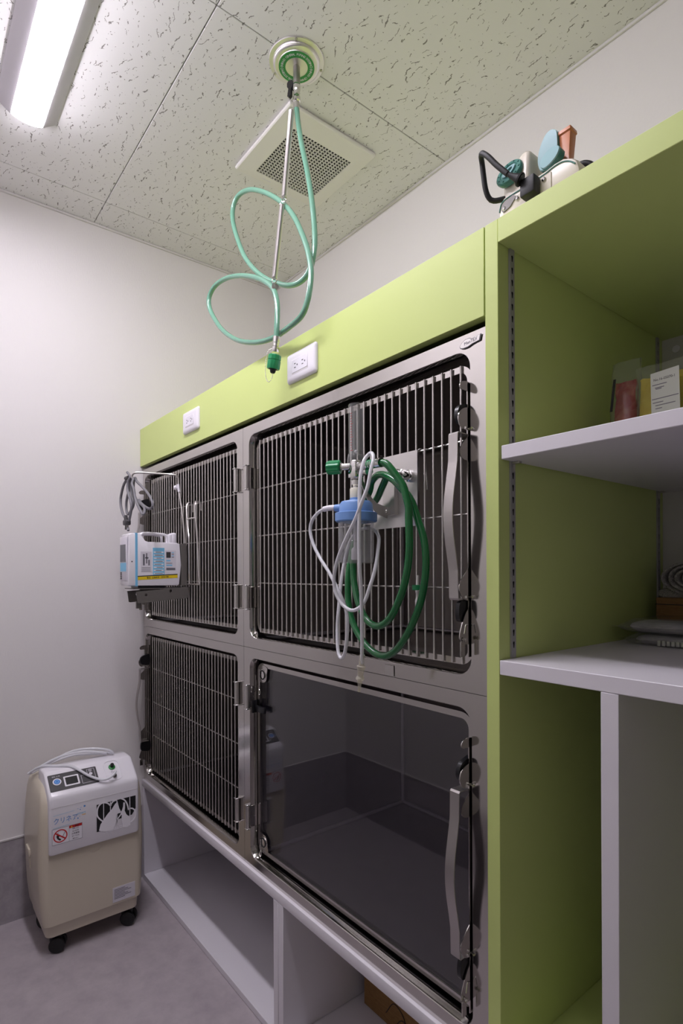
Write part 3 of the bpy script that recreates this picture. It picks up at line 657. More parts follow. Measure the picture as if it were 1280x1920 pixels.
B().lathe([(.0334, .040), (.0338, .0405), (.0338, .0415), (.0334, .042)], Mv(1.2048), 32, False).make('level_ring', 'clear_plastic', bt)
B().lathe([(.0052, .024), (.0052, .085)], Mv(1.2), 16).make('dip_tube', 'white_plastic', t)
B().lathe([(.0085, 0), (.0098, .002), (.0098, .018), (.0080, .022), (.0055, .024)], Mv(1.2125), 18).make('diffuser_tip', 'white_plastic', t)

HOSE_G = [(-0.740,-0.0735,1.3850), (-0.724,-0.071,1.382), (-0.713,-0.068,1.371), (-0.703,-0.064,1.357), (-0.692,-0.060,1.340), (-0.686,-0.058,1.320), (-0.682,-0.056,1.301), (-0.683,-0.055,1.282), (-0.683,-0.054,1.258), (-0.685,-0.052,1.227), (-0.691,-0.050,1.197), (-0.702,-0.048,1.166), (-0.718,-0.046,1.137), (-0.738,-0.044,1.110), (-0.759,-0.042,1.094), (-0.782,-0.040,1.087), (-0.806,-0.038,1.092), (-0.825,-0.036,1.105), (-0.846,-0.033,1.131), (-0.8648,-0.0260,1.1639), (-0.8732,-0.0220,1.1920), (-0.8754,-0.0190,1.2223), (-0.8715,-0.0170,1.2588), (-0.8572,-0.0180,1.3001), (-0.8352,-0.0235,1.3279), (-0.813,-0.030,1.347), (-0.805,-0.032,1.363), (-0.785,-0.036,1.372), (-0.765,-0.040,1.371), (-0.743,-0.044,1.363), (-0.726,-0.046,1.353), (-0.714,-0.046,1.342), (-0.702,-0.044,1.330), (-0.694,-0.040,1.318), (-0.688,-0.036,1.301), (-0.679,-0.034,1.275), (-0.671,-0.032,1.252), (-0.667,-0.030,1.223), (-0.669,-0.028,1.191), (-0.677,-0.026,1.156), (-0.689,-0.025,1.125), (-0.708,-0.024,1.092), (-0.730,-0.023,1.063), (-0.755,-0.022,1.040), (-0.782,-0.021,1.029), (-0.810,-0.020,1.031), (-0.840,-0.018,1.044), (-0.867,-0.016,1.065), (-0.888,-0.014,1.092), (-0.901,-0.012,1.126), (-0.904,-0.011,1.163), (-0.9047,-0.0080,1.1920), (-0.9025,-0.0040,1.2163), (-0.8949,-0.0010,1.2498), (-0.8759,-0.0010,1.2885), (-0.8410,-0.0040,1.3184), (-0.8153,-0.0090,1.3336), (-0.793,-0.018,1.349), (-0.776,-0.024,1.362), (-0.766,-0.028,1.370), (-0.758,-0.026,1.374), (-0.758,-0.012,1.374)]
t = thing('green_hose', 'coiled dark green oxygen hose hanging on the cage door', 'hose', (-.78, -.03, 1.02))
B().tube(spline(HOSE_G, .006), .0068, 12).make('hose', 'green_hose', t)
t = thing('hose_clip', 'green banded metal hose end clipped to the cage bars', 'clip', (-.728, .012, 1.11))
B().lathe([(.0105, 0), (.0115, .001), (.0115, .009), (.0105, .010)], Matrix.Translation((-.7285, .0152, 1.155)), 20).make('green_band', 'green_plastic', t)
B().lathe([(.0035, 0), (.0060, .004), (.0065, .022), (.0045, .028), (.0045, .036), (.0055, .038), (.0055, .042)], Matrix.Translation((-.7285, .0152, 1.113)), 16).lathe([(.0045, 0), (.0040, .018)], Matrix.Translation((-.7285, .0152, 1.165)), 14).make('metal_tip', 'chrome', t)

TUBE_C = [(-0.874,-0.0955,1.3125), (-0.884,-0.099,1.3085), (-0.897,-0.100,1.301), (-0.908,-0.100,1.292), (-0.914,-0.100,1.277), (-0.910,-0.100,1.258), (-0.897,-0.100,1.236), (-0.876,-0.100,1.212), (-0.855,-0.100,1.192), (-0.841,-0.100,1.176), (-0.827,-0.100,1.159), (-0.817,-0.098,1.142), (-0.809,-0.096,1.126), (-0.805,-0.094,1.105), (-0.807,-0.092,1.081), (-0.813,-0.090,1.056), (-0.821,-0.088,1.035), (-0.833,-0.086,1.025), (-0.844,-0.084,1.032), (-0.853,-0.080,1.056), (-0.859,-0.075,1.085), (-0.861,-0.070,1.118), (-0.866,-0.062,1.152), (-0.869,-0.055,1.182), (-0.873,-0.045,1.211), (-0.872,-0.0385,1.236), (-0.862,-0.0360,1.256), (-0.843,-0.0348,1.270), (-0.820,-0.0345,1.275), (-0.796,-0.0348,1.270), (-0.775,-0.0415,1.255), (-0.763,-0.0550,1.226), (-0.752,-0.073,1.191), (-0.752,-0.085,1.162), (-0.757,-0.092,1.138), (-0.768,-0.098,1.124), (-0.782,-0.104,1.120), (-0.801,-0.108,1.129), (-0.814,-0.112,1.147), (-0.819,-0.114,1.170), (-0.813,-0.116,1.194), (-0.799,-0.118,1.219), (-0.775,-0.120,1.250), (-0.749,-0.120,1.283), (-0.732,-0.118,1.314), (-0.726,-0.112,1.336), (-0.726,-0.104,1.367), (-0.730,-0.095,1.386), (-0.736,-0.090,1.397), (-0.744,-0.088,1.4015), (-0.750,-0.090,1.398), (-0.750,-0.098,1.389), (-0.747,-0.107,1.371), (-0.744,-0.113,1.353), (-0.743,-0.116,1.318), (-0.741,-0.118,1.289), (-0.742,-0.118,1.248), (-0.744,-0.115,1.197), (-0.747,-0.110,1.167), (-0.751,-0.105,1.125), (-0.756,-0.100,1.083), (-0.762,-0.095,1.040), (-0.765,-0.092,1.024)]
t = thing('clear_tubing', 'looped clear tubing with a connector hanging from the humidifier bottle', 'tube', (-.80, -.1, .97))
B().tube(spline(TUBE_C, .006), .0034, 10).make('tube', 'clear_tube', t)
q0, q1 = Vector((-.7645, -.0925, 1.040)), Vector((-.777, -.090, .973)); Mq = axis_mat(q0, q1)
B().lathe([(.0048, 0), (.0048, .020), (.0078, .021), (.0078, .025), (.0060, .032), (.0055, .040), (.0078, .043), (.0078, .047), (.0042, .048), (.0046, .053), (.0034, .055), (.0028, .070), (.0016, .070)], Mq, 16).make('connector', 'amber_clear', t)

# ================================================================ infusion pump on the upper left cage
px1, px0 = -1.780, -1.854                     # right (facing the room) and left sides
Mp_ = fr((px1, 0, 0), (0, 1, 0), (0, 0, 1))   # outline in (y, z), local z = +x
t = thing('infusion_pump', 'white infusion pump with blue stripe standing in the tray on the cage', 'infusion pump', (-1.817, -.1, 1.146))
body = [(-.183, 1.156), (-.180, 1.150), (-.020, 1.148), (-.016, 1.152), (-.009, 1.215), (-.014, 1.285), (-.024, 1.289), (-.118, 1.2895), (-.130, 1.293), (-.136, 1.302), (-.143, 1.313), (-.150, 1.3165), (-.172, 1.3155), (-.179, 1.311)]
def rounded(outline, x0, x1, e, M):
    """extruded outline whose long edges are rounded by e"""
    cx = sum(p[0] for p in outline)/len(outline); cy = sum(p[1] for p in outline)/len(outline); rings = []
    for x, i in ((x0, e), (x0+e*.3, e*.3), (x0+e, 0), (x1-e, 0), (x1-e*.3, e*.3), (x1, e)):
        rings.append([M @ Vector((a+(i if a < cx else -i), b+(i if b < cy else -i), x)) for a, b in outline])
    return fixn(B().loft(rings).make('body', 'white_gloss', None, ang=40))
bo = rounded(body, -.074, 0, .0025, Mp_)
bo.parent = t; bo.location = W[bo.name]-W[t.name]; bo.name = 'pump_body'; W[bo.name] = W['body'] if 'body' in W else W[bo.name]
hd = B().tube(spline([(px1-.012, -.140, 1.310), (px1-.012, -.132, 1.3165), (px1-.012, -.10, 1.3175), (px1-.012, -.062, 1.3145), (px1-.012, -.054, 1.309), (px1-.012, -.053, 1.288)], .004), .0045, 10).tube(spline([(px0+.012, -.140, 1.310), (px0+.012, -.132, 1.3165), (px0+.012, -.10, 1.3175), (px0+.012, -.062, 1.3145), (px0+.012, -.054, 1.309), (px0+.012, -.053, 1.288)], .004), .0045, 10)
hd.box(px0+.010, px1-.010, -.136, -.060, 1.3120, 1.3200, .003, 2).make('carry_handle', 'white_gloss', t)
B().box(px1-.030, px1-.004, -.050, -.034, 1.286, 1.318, .005, 3).box(px1-.034, px1-.002, -.040, -.022, 1.287, 1.322, .006, 3).make('pole_clamp_knob', 'white_plastic', t)
B().plate([(-.160, 1.148), (-.1525, 1.148), (-.1525, 1.316), (-.160, 1.317)], (), -.0745, .0006, Mp_).make('blue_stripe', 'light_blue', t)
B().box(px0+.006, px1-.006, -.1855, -.181, 1.165, 1.305, .002, 2).make('front_panel', 'pale_print', t)
B().box(px0+.010, px1-.012, -.1865, -.1850, 1.225, 1.280, .0005, 1).make('screen', 'screen', t)
B().box(px0+.010, px1-.008, -.1863, -.1850, 1.195, 1.222).make('key_strip', 'sky_blue', t)
for k in range(4): B().box(px0+.012, px0+.022, -.1870, -.1850, 1.170+.006*k, 1.174+.006*k).make('key', 'dark_grey', t)
B().lathe([(.0022, 0), (.0022, .0004)], Mp_ @ Matrix.Translation((-.170, 1.226, 0)), 10).make('screw', 'dark_grey', t)
def decal(parent, name, m, M, x0, x1, z0, z1, h=.0003, skew=0.0):
    return B().plate([(x0, z0), (x1, z0+skew*(x1-x0)), (x1, z1+skew*(x1-x0)), (x0, z1)], (), .0001, h, M).make(name, m, parent, smooth=False)
lab = decal(t, 'label_left', 'pale_print', Mp_, -.143, -.108, 1.193, 1.258, .0005)
for k in range(3): decal(lab, 'print_line', 'grey_print', Mp_, -.140, -.112, 1.196+.005*k, 1.1975+.005*k, .0007)
for (a, b, c, e) in ((-.136, -.130, 1.214, 1.25), (-.126, -.122, 1.220, 1.253), (-.119, -.114, 1.214, 1.232), (-.129, -.118, 1.236, 1.240)): decal(lab, 'print_block', 'grey_print', Mp_, a, b, c, e, .0007)
lab = decal(t, 'label_blue', 'sky_blue', Mp_, -.104, -.066, 1.183, 1.271, .0005)
for k in range(8):
    w_ = decal(lab, 'label_row', 'white_plastic', Mp_, -.101, -.069, 1.186+.0098*k, 1.1905+.0098*k, .0007)
    decal(w_, 'row_print', 'grey_print', Mp_, -.098+.003*(k % 3), -.076+.004*((k+1) % 2), 1.1873+.0098*k, 1.1892+.0098*k, .0009)
lab = decal(t, 'label_right', 'pale_print', Mp_, -.063, -.027, 1.200, 1.263, .0005)
decal(lab, 'print_block', 'dark_grey', Mp_, -.060, -.045, 1.239, 1.258, .0007)
for k in range(4): decal(lab, 'print_block', 'sky_blue' if k % 2 else 'grey_print', Mp_, -.042, -.034, 1.240+.005*k, 1.2425+.005*k, .0007)
decal(lab, 'print_line', 'sky_blue', Mp_, -.060, -.046, 1.2275, 1.232, .0007); decal(lab, 'print_line', 'grey_print', Mp_, -.060, -.040, 1.2205, 1.2225, .0007); decal(lab, 'print_line', 'sky_blue', Mp_, -.060, -.040, 1.2125, 1.217, .0007)
decal(t, 'grey_label', 'grey_print', Mp_, -.060, -.030, 1.1995, 1.2065, .0008)
yl = decal(t, 'yellow_label', 'yellow_print', Mp_, -.153, -.022, 1.1675, 1.1775, .0005, .045)
decal(yl, 'black_band', 'dark_grey', Mp_, -.153, -.022, 1.1775, 1.1808, .0006, .045)
tb = text_bm('警告  点滴異常・併用注意', .0062, Mp_ @ fr((-.088, 1.1752, .0006), (1, .045, 0), (0, 1, 0)), .0001); tb.make('label_print', 'black_print', yl, smooth=False)
B().box(px0+.004, px1-.004, -.150, -.062, 1.1409, 1.149).make('foot_strip', 'black_plastic', t)

t = thing('pump_tray', 'grey metal tray and wire hooks hung on the cage bars', 'bracket', (-1.79, -.08, 1.09))
tr = [(-1.775, 1.096), (-1.775, 1.1425), (-1.7735, 1.1425), (-1.7735, 1.0945), (-1.860, 1.0945), (-1.860, 1.1425), (-1.8585, 1.1425), (-1.8585, 1.096)]
side = [(-.155, 1.0955), (-.150, 1.094), (.010, 1.106), (.0125, 1.110), (.0185, 1.144), (-.160, 1.131)]
for xx in (-1.7745, -1.8600):
    B().plate(side, [circ(-.128, 1.120, .0045, 14), circ(-.048, 1.131, .0045, 14)], 0, .0014, fr((xx, 0, 0), (0, 1, 0), (0, 0, 1))).make('tray_side', 'grey_metal', t, smooth=False)
B().box(-1.8586, -1.7745, -.168, .012, 1.1385, 1.1410).make('tray_floor', 'grey_metal', t)
B().plate([(-.0092, 1.286), (.006, 1.288), (.0085, 1.150), (-.0092, 1.147)], (), -.085, 0, fr((-1.7745, 0, 0), (0, 1, 0), (0, 0, 1))).make('back_rest', 'grey_metal', t, smooth=False)
ARM = [(-1.862,-0.140,1.500), (-1.862,-0.142,1.510), (-1.855,-0.138,1.517), (-1.848,-0.125,1.520), (-1.838,-0.090,1.520), (-1.824,-0.040,1.520), (-1.815,-0.022,1.519), (-1.811,-0.006,1.512), (-1.811,-0.004,1.476), (-1.803,0.000,1.426), (-1.794,0.004,1.367), (-1.788,0.008,1.288)]
B().tube(spline(ARM, .005), .0034, 8).make('cord_hook', 'steel_rod', t)
J1 = [(-1.676,0.008,1.152), (-1.690,0.010,1.258), (-1.700,0.010,1.330), (-1.711,0.010,1.390), (-1.714,0.013,1.415), (-1.719,.018,1.4225), (-1.7230,.0285,1.4250), (-1.7245,0.0365,1.4190), (-1.7245,0.0375,1.395)]
J2 = [(-1.753,0.008,1.152), (-1.755,0.008,1.289), (-1.768,0.010,1.335), (-1.780,0.011,1.385), (-1.785,0.0125,1.409), (-1.787,.018,1.4220), (-1.7884,.0275,1.4250), (-1.7888,0.0365,1.4190), (-1.789,0.0375,1.395)]
B().tube(spline(J1, .005), .0034, 8).make('wire_hook', 'steel_rod', t); B().tube(spline(J2, .005), .0034, 8).make('wire_hook', 'steel_rod', t)
for c0, c1 in (((-1.778, .011, 1.369), (-1.706, .011, 1.369)), ((-1.7745, .008, 1.152), (-1.674, .008, 1.152))): B().cyl(c0, c1, .0025, n=8).make('cross_wire', 'steel_rod', t)
B().lathe([(.0045, 0), (.0075, .002), (.0085, .006), (.0075, .011), (.003, .013)], axis_mat((-1.826, -.012, 1.478), (-1.812, -.006, 1.476)), 12).cyl((-1.811, -.006, 1.488), (-1.808, -.004, 1.462), .0045, n=12).make('clamp_screw', 'white_plastic', t)
B().box(-1.828, -1.820, -.143, -.128, 1.075, 1.098).make('tray_foot', 'grey_metal', t)

t = thing('cable_bundle', 'grey power cable bundled on the hook above the infusion pump', 'cable', (-1.88, -.14, 1.34))
CO = [[(-1.876,-0.150,1.330), (-1.900,-0.150,1.367), (-1.919,-0.150,1.380), (-1.937,-0.150,1.395), (-1.952,-0.150,1.418), (-1.955,-0.150,1.442), (-1.942,-0.150,1.465), (-1.923,-0.150,1.485), (-1.902,-0.148,1.499), (-1.888,-.146,1.503), (-1.885,-.140,1.495), (-1.905,-0.140,1.462), (-1.926,-0.140,1.431), (-1.926,-0.140,1.401), (-1.908,-0.140,1.387), (-1.881,-0.138,1.400), (-1.860,-0.138,1.418), (-1.872,-0.138,1.442), (-1.884,-0.138,1.470), (-1.880,-0.138,1.496), (-1.868,-0.138,1.504), (-1.855,-.14,1.497), (-1.853,-0.145,1.483), (-1.836,-0.145,1.462), (-1.825,-0.145,1.436), (-1.800,-0.145,1.408), (-1.773,-0.145,1.387), (-1.755,-0.145,1.374), (-1.752,-.14,1.378), (-1.785,-0.130,1.400), (-1.845,-0.130,1.425), (-1.873,-0.130,1.447), (-1.885,-0.130,1.474), (-1.880,-0.130,1.498), (-1.866,-0.130,1.504), (-1.850,-0.130,1.490), (-1.805,-0.130,1.469), (-1.763,-0.130,1.448), (-1.727,-0.130,1.425), (-1.707,-0.130,1.403), (-1.715,-0.130,1.391), (-1.743,-0.128,1.391), (-1.779,-0.126,1.400), (-1.823,-0.124,1.415), (-1.845,-.126,1.43)],
      [(-1.869,-0.150,1.362), (-1.848,-0.152,1.382), (-1.838,-0.152,1.404), (-1.845,-0.152,1.423), (-1.862,-0.152,1.444), (-1.876,-0.152,1.467), (-1.877,-0.150,1.492), (-1.868,-0.146,1.504), (-1.874,-.146,1.512), (-1.886,-.150,1.524)]]
for c_ in CO: B().tube(spline(c_, .006), .0042, 10).make('cord', 'grey_cord', t)
B().box(-1.905, -1.872, -.160, -.142, 1.348, 1.366, .004, 2).cyl((-1.896, -.151, 1.366), (-1.897, -.151, 1.382), .007, .005, n=12).make('plug', 'dark_grey', t)
B().box(-1.880, -1.8785, -.155, -.148, 1.334, 1.349).box(-1.896, -1.8945, -.155, -.148, 1.334, 1.349).make('plug_pins', 'steel_satin', t)
B().cyl((-1.872, -.150, 1.505), (-1.900, -.150, 1.505), .006, n=10).make('cord_tie', 'dark_grey', t)
# ================================================================ oxygen concentrator on the floor
t = thing('oxygen_concentrator', 'cream and white oxygen concentrator on black casters by the wall', 'oxygen concentrator', (-2.03, -.255, 0))
rings = []
for z, x0, x1, y0, y1, r_ in ((.062, -2.135, -1.912, -.388, -.117, .018), (.064, -2.140, -1.908, -.392, -.113, .020), (.098, -2.143, -1.905, -.397, -.110, .022), (.102, -2.150, -1.900, -.402, -.101, .024), (.16, -2.156, -1.899, -.408, -.097, .026), (.30, -2.164, -1.899, -.414, -.093, .028), (.42, -2.164, -1.901, -.411, -.096, .028), (.475, -2.160, -1.904, -.406, -.101, .028), (.500, -2.154, -1.918, -.402, -.105, .028), (.516, -2.146, -1.944, -.396, -.111, .026), (.523, -2.130, -1.962, -.384, -.123, .022)):
    rings.append([Vector((a, b, z)) for a, b in rrect(x0, x1, y0, y1, r_, 6)])
fixn(B().loft(rings).make('cream_body', 'cream_plastic', t, ang=50))
# white front panel wrapping over the sloping console
pf = [(-1.8955, .322), (-1.8875, .326), (-1.8850, .332), (-1.8845, .470), (-1.8850, .494), (-1.8880, .503), (-1.8940, .5090), (-1.9585, .5555), (-1.9650, .5590), (-1.9720, .5600), (-2.010, .5600), (-2.040, .5560), (-2.050, .545), (-2.050, .520), (-1.95, .500), (-1.915, .47), (-1.900, .43), (-1.8955, .36)]
y0, y1 = -.3875, -.1165; rings = []; e = .010
for y, i in ((y0, 1.0), (y0+.0012, .55), (y0+.004, .18), (y0+.010, 0), (y1-.010, 0), (y1-.004, .18), (y1-.0012, .55), (y1, 1.0)):
    cx, cz = -1.93, .45; q = []
    for (a, b) in pf:
        d = Vector((cx-a, cz-b)); d = d.normalized()*.0075*i; q.append(Vector((a+d.x, y, b+d.y)))
    rings.append(q)
pn = fixn(B().loft(rings).make('front_panel', 'white_gloss', t, ang=40))
Mf = fr((-1.8846, 0, 0), (0, 1, 0), (0, 0, 1))                     # front face: local x = y, local y = z, out = +x
B().box(-1.8850, -1.8838, y0+.006, y1-.006, .4700, .4708).make('panel_joint', 'trim_white', pn)
cv = Vector((-.0645, 0, .0465)).normalized(); cn = Vector((0, 1, 0)).cross(cv)
Mc = fr((-1.8938, 0, .5092), (0, 1, 0), cv)                          # console: local x = y, local y runs up the slope
cp = B().plate(rrect(-.380, -.2365, .0095, .0715, .003, 3), (), .0, .0012, Mc).make('control_panel', 'dark_grey', t)
B().plate(circ(-.3565, .0425, .0125, 28), (), .0012, .0020, Mc).make('power_button_ring', 'white_gloss', cp)
bb = B().plate(circ(-.3565, .0425, .0090, 24), (), .0020, .0026, Mc).make('power_button', 'strong_blue', cp)
B().plate(circ(-.3565, .0425, .0055, 20), [circ(-.3565, .0425, .0042, 20)], .0026, .0028, Mc).make('power_mark', 'sky_blue', bb)
sc_ = B().plate(rrect(-.337, -.293, .0185, .0560, .002, 2), [rrect(-.3325, -.2975, .0235, .0515, .001, 2)], .0012, .0022, Mc).make('display_frame', 'white_gloss', cp)
B().plate(rrect(-.3325, -.2975, .0235, .0515, .001, 2), (), .0012, .0016, Mc).make('display', 'black_plastic', sc_)
B().plate([(-.286, .0165), (-.243, .0165), (-.243, .0665), (-.266, .0665), (-.266, .048), (-.286, .048)], [[(-.285, .0175), (-.244, .0175), (-.244, .0655), (-.265, .0655), (-.265, .047), (-.285, .047)]], .0012, .0014, Mc).make('outline_print', 'pale_print', cp, smooth=False)
for (a, b) in ((-.256, .060), (-.256, .0475)): B().plate(circ(a, b, .0052, 18), [circ(a, b, .0040, 18)] if b > .05 else (), .0012, .0018, Mc).make('flow_key', 'pale_print', cp)
B().plate([(-.2585, .058), (-.2535, .058), (-.256, .0625)], (), .0012, .0018, Mc).make('key_arrow', 'pale_print', cp)
text_bm('運転 入/切', .0052, Mc @ Matrix.Translation((-.357, .0625, .0014)), .0001).make('panel_print', 'pale_print', cp, smooth=False)
# socket recess with knob, port
rc = B().plate(rrect(-.213, -.163, .002, .082, .018, 6), [rrect(-.2105, -.1655, .0045, .0795, .0155, 6)], .0, .0012, Mc).make('recess_rim', 'white_gloss', t)
B().lathe([(.0105, 0), (.0105, .002), (.0092, .003)], Mc @ Matrix.Translation((-.188, .055, .0004)), 24).make('green_knob_base', 'green_print', rc)
B().lathe([(.0058, .003), (.0058, .012), (.0045, .0135)], Mc @ Matrix.Translation((-.188, .057, .0004)), 18).make('knob', 'black_plastic', rc)
B().lathe([(.0075, 0), (.0075, .003), (.0045, .004), (.0045, .012)], Mc @ Matrix.Translation((-.188, .020, .0004)), 16).make('outlet_port', 'grey_metal', rc)
text_bm('O₂', .008, Mc @ Matrix.Translation((-.190, .0365, .0006)), .0001).make('port_print', 'grey_print', rc, smooth=False)
# brand print
br = text_bm('クリネア', .0205, Mf @ Matrix.Translation((-.341, .4275, .0003)), .0001, sx=.86); bo = br.make('brand_print', 'blue_print', pn, smooth=False)
text_bm('smart', .0105, Mf @ Matrix.Translation((-.2955, .437, .0003)), .0001).make('brand_script', 'sky_blue', bo, smooth=False)
B().plate([(-.3765, .4460), (-.316, .4490), (-.316, .4496), (-.3765, .4466)], (), 0, .0003, Mf).make('rule', 'sky_blue', bo, smooth=False)
B().plate([(-.3765, .4080), (-.330, .4105), (-.330, .4111), (-.3765, .4086)], (), 0, .0003, Mf).make('rule', 'sky_blue', bo, smooth=False)
for (a, b, r_) in ((-.2865, .4555, .0030), (-.2990, .4480, .0016), (-.3060, .4520, .0010), (-.2970, .4540, .0010), (-.3060, .4225, .0020), (-.3150, .4240, .0012), (-.3010, .4265, .0010)): B().plate(circ(a, b, r_, 12), (), 0, .0003, Mf).make('bubble', 'blue_print', bo)
B().plate(rrect(-.294, -.283, .4285, .4315, .0012, 2), (), 0, .0003, Mf).make('brand_dash', 'orange_print', bo)
# warning sticker
ws = B().plate(rrect(-.3795, -.2935, .3575, .4060, .0008, 2), [rrect(-.3788, -.2942, .3582, .4053, .0006, 2)], 0, .0004, Mf).make('sticker_border', 'grey_print', pn)
B().plate(rrect(-.3788, -.2942, .3582, .4053, .0006, 2), (), 0, .0003, Mf).make('sticker_ground', 'white_plastic', ws)
B().plate(circ(-.3565, .3818, .0200, 32), [circ(-.3565, .3818, .0168, 32)], 0, .0006, Mf).make('ban_ring', 'red_print', ws)
a_ = R(-38); Mr = Mf @ Matrix.Translation((-.3565, .3818, 0)) @ Matrix.Rotation(a_, 4, 'Z')
B().box(-.0175, .0175, -.0019, .0019, .0002, .0007, 0, 1, Mr).make('ban_bar', 'red_print', ws)
fm = sm([(-.3655, .388), (-.362, .3935), (-.3635, .387), (-.359, .384), (-.3605, .377), (-.356, .373), (-.3545, .369), (-.359, .3685), (-.3645, .374), (-.3675, .381)])
B().plate(fm, (), 0, .0005, Mf).make('flame_print', 'black_print', ws)
B().plate([(-.351, .378), (-.3435, .3925), (-.3425, .392), (-.3495, .377)], (), 0, .0005, Mf).make('match_print', 'grey_print', ws, smooth=False)
B().plate([(-.3315, .3975), (-.2945, .3975), (-.2945, .4053), (-.3315, .4053)], (), 0, .0005, Mf).make('red_header', 'red_print', ws, smooth=False)
B().plate([(-.3270, .3988), (-.3215, .3988), (-.3243, .4043)], (), .0005, .0007, Mf).make('warning_mark', 'yellow_print', ws, smooth=False)
text_bm('警告', .0062, Mf @ Matrix.Translation((-.3095, .4013, .0006)), .0001).make('header_print', 'black_print', ws, smooth=False)
B().box(-.3318, -.3312, .3582, .4053, 0, .0005, 0, 1, Mf).make('divider_line', 'grey_print', ws)
for k, m_ in enumerate(('取扱 以内', '2m以内', '火気厳禁', '近くで火を', '使わない')):
    text_bm(m_, .0060 if k in (1, 2) else .0046, Mf @ Matrix.Translation((-.313, .3938-.0078*k, .0004)), .0001, sx=.95).make('sticker_print', 'black_print', ws, smooth=False)
# emblem: black openings with white silhouettes, heart outlines and bars in front
ex0, ex1, ez0, ez1 = -.2505, -.1275, .3620, .4490
blk = B().plate([(ex0, ez0), (ex0+.012, ez0), (ex0+.020, ez0+.020), (ex1-.012, ez0+.026), (ex1, ez0+.045), (ex1, ez1), (ex0, ez1)], (), 0, .0004, Mf).make('emblem_ground', 'shadow_black', pn, smooth=False)
def ribbon(pts, w_, name, closed=False):
    c_ = [Vector((a, b, 0)) for a, b in pts]; c_ = spline(c_, .002, closed); L_ = []; R_ = []
    for i, p in enumerate(c_):
        tn = (c_[(i+1) % len(c_)]-c_[i-1]) if closed else (c_[min(i+1, len(c_)-1)]-c_[max(i-1, 0)]); tn.normalize(); n_ = Vector((-tn.y, tn.x, 0))*w_/2
        L_.append(Mf @ (p+n_+Vector((0, 0, .0012)))); R_.append(Mf @ (p-n_+Vector((0, 0, .0012))))
    b_ = B(); k = len(c_); b_.add(L_+R_, [[i, i+1, k+i+1, k+i] for i in range(k-1)])
    dn = Vector((-.0010, 0, 0)); b_.add([v+dn for v in L_+R_], [[k+i, k+i+1, i+1, i] for i in range(k-1)])
    b_.add(L_+[v+dn for v in L_], [[k+i, k+i+1, i+1, i] for i in range(k-1)]); b_.add(R_+[v+dn for v in R_], [[i, i+1, k+i+1, k+i] for i in range(k-1)])
    return b_.make(name, 'white_gloss', blk, smooth=False)
E_ = lambda u_, v_: (ex0+(u_-130)/(1065-130)*(ex1-ex0), ez1-(v_-(520-.255*(u_-130)))/(530)*(ez1-ez0))   # emblem drawing grid
ribbon([E_(*p) for p in ((300, 850), (215, 800), (150, 740), (140, 650), (165, 560), (230, 490), (320, 465), (400, 480), (455, 520), (470, 480), (520, 430), (600, 395))], .0042, 'heart_outline')
ribbon([E_(*p) for p in ((700, 360), (780, 385), (830, 430), (865, 500), (885, 580), (900, 560), (980, 550), (1045, 590), (1065, 660), (1045, 740), (1000, 790), (940, 830))], .0042, 'heart_outline')
for u_ in (290, 450, 605, 920): ribbon([E_(u_, 520-.255*(u_-130)+4), E_(u_, 700), E_(u_, 900)], .0024, 'bar')
dog = [(180, 1020), (215, 900), (290, 800), (380, 690), (480, 590), (560, 480), (620, 430), (640, 500), (660, 560), (700, 620), (690, 650), (640, 660), (590, 690), (585, 780), (560, 900), (500, 1000), (330, 1030)]
B().plate([E_(*p) for p in dog], (), 0, .0015, Mf).make('dog_silhouette', 'white_gloss', blk, smooth=False)
cat_ = [(700, 640), (730, 590), (755, 520), (760, 440), (800, 440), (800, 540), (790, 600), (830, 670), (900, 720), (935, 790), (920, 880), (860, 930), (740, 930), (735, 860), (715, 780), (720, 700)]
B().plate([E_(*p) for p in cat_], (), 0, .0015, Mf).make('cat_silhouette', 'white_gloss', blk, smooth=False)
ribbon([E_(*p) for p in ((720, 620), (700, 680), (650, 740), (610, 800), (590, 860))], .0036, 'leash')
text_bm('LUSEISoJoonki', .0150, Mf @ fr((-.1890, .3580, .0002), (1, .10, 0), (0, 1, 0)), .0006, sx=.98).make('embossed_lettering', 'white_gloss', pn, smooth=False)
# small details on the body
B().lathe([(.0240, 0), (.0200, .0022), (.0120, .0032), (.0001, .0034)], fr((-1.8992, -.252, .318), (0, 1, 0), (0, 0, 1)), 28).make('filter_grip', 'cream_plastic', t)
lb = B().plate([(-.198, .109), (-.126, .109), (-.126, .157), (-.198, .157)], (), 0, .0006, fr((-1.8990, 0, 0), (0, 1, 0), (0, 0, 1))).make('rating_label', 'pale_print', t, smooth=False)
Ml = fr((-1.8983, 0, 0), (0, 1, 0), (0, 0, 1))
for k in range(7): B().plate([(-.193, .1485-.0048*k), (-.193+.034+.010*(k % 3), .1485-.0048*k), (-.193+.034+.010*(k % 3), .1503-.0048*k), (-.193, .1503-.0048*k)], (), 0, .0002, Ml).make('label_line', 'grey_print', lb, smooth=False)
B().box(-2.090, -2.035, -.4190, -.408, .275, .300, .004, 2).box(-2.085, -2.040, -.4150, -.408, .235, .277, .003, 2).make('side_grip', 'cream_plastic', t)
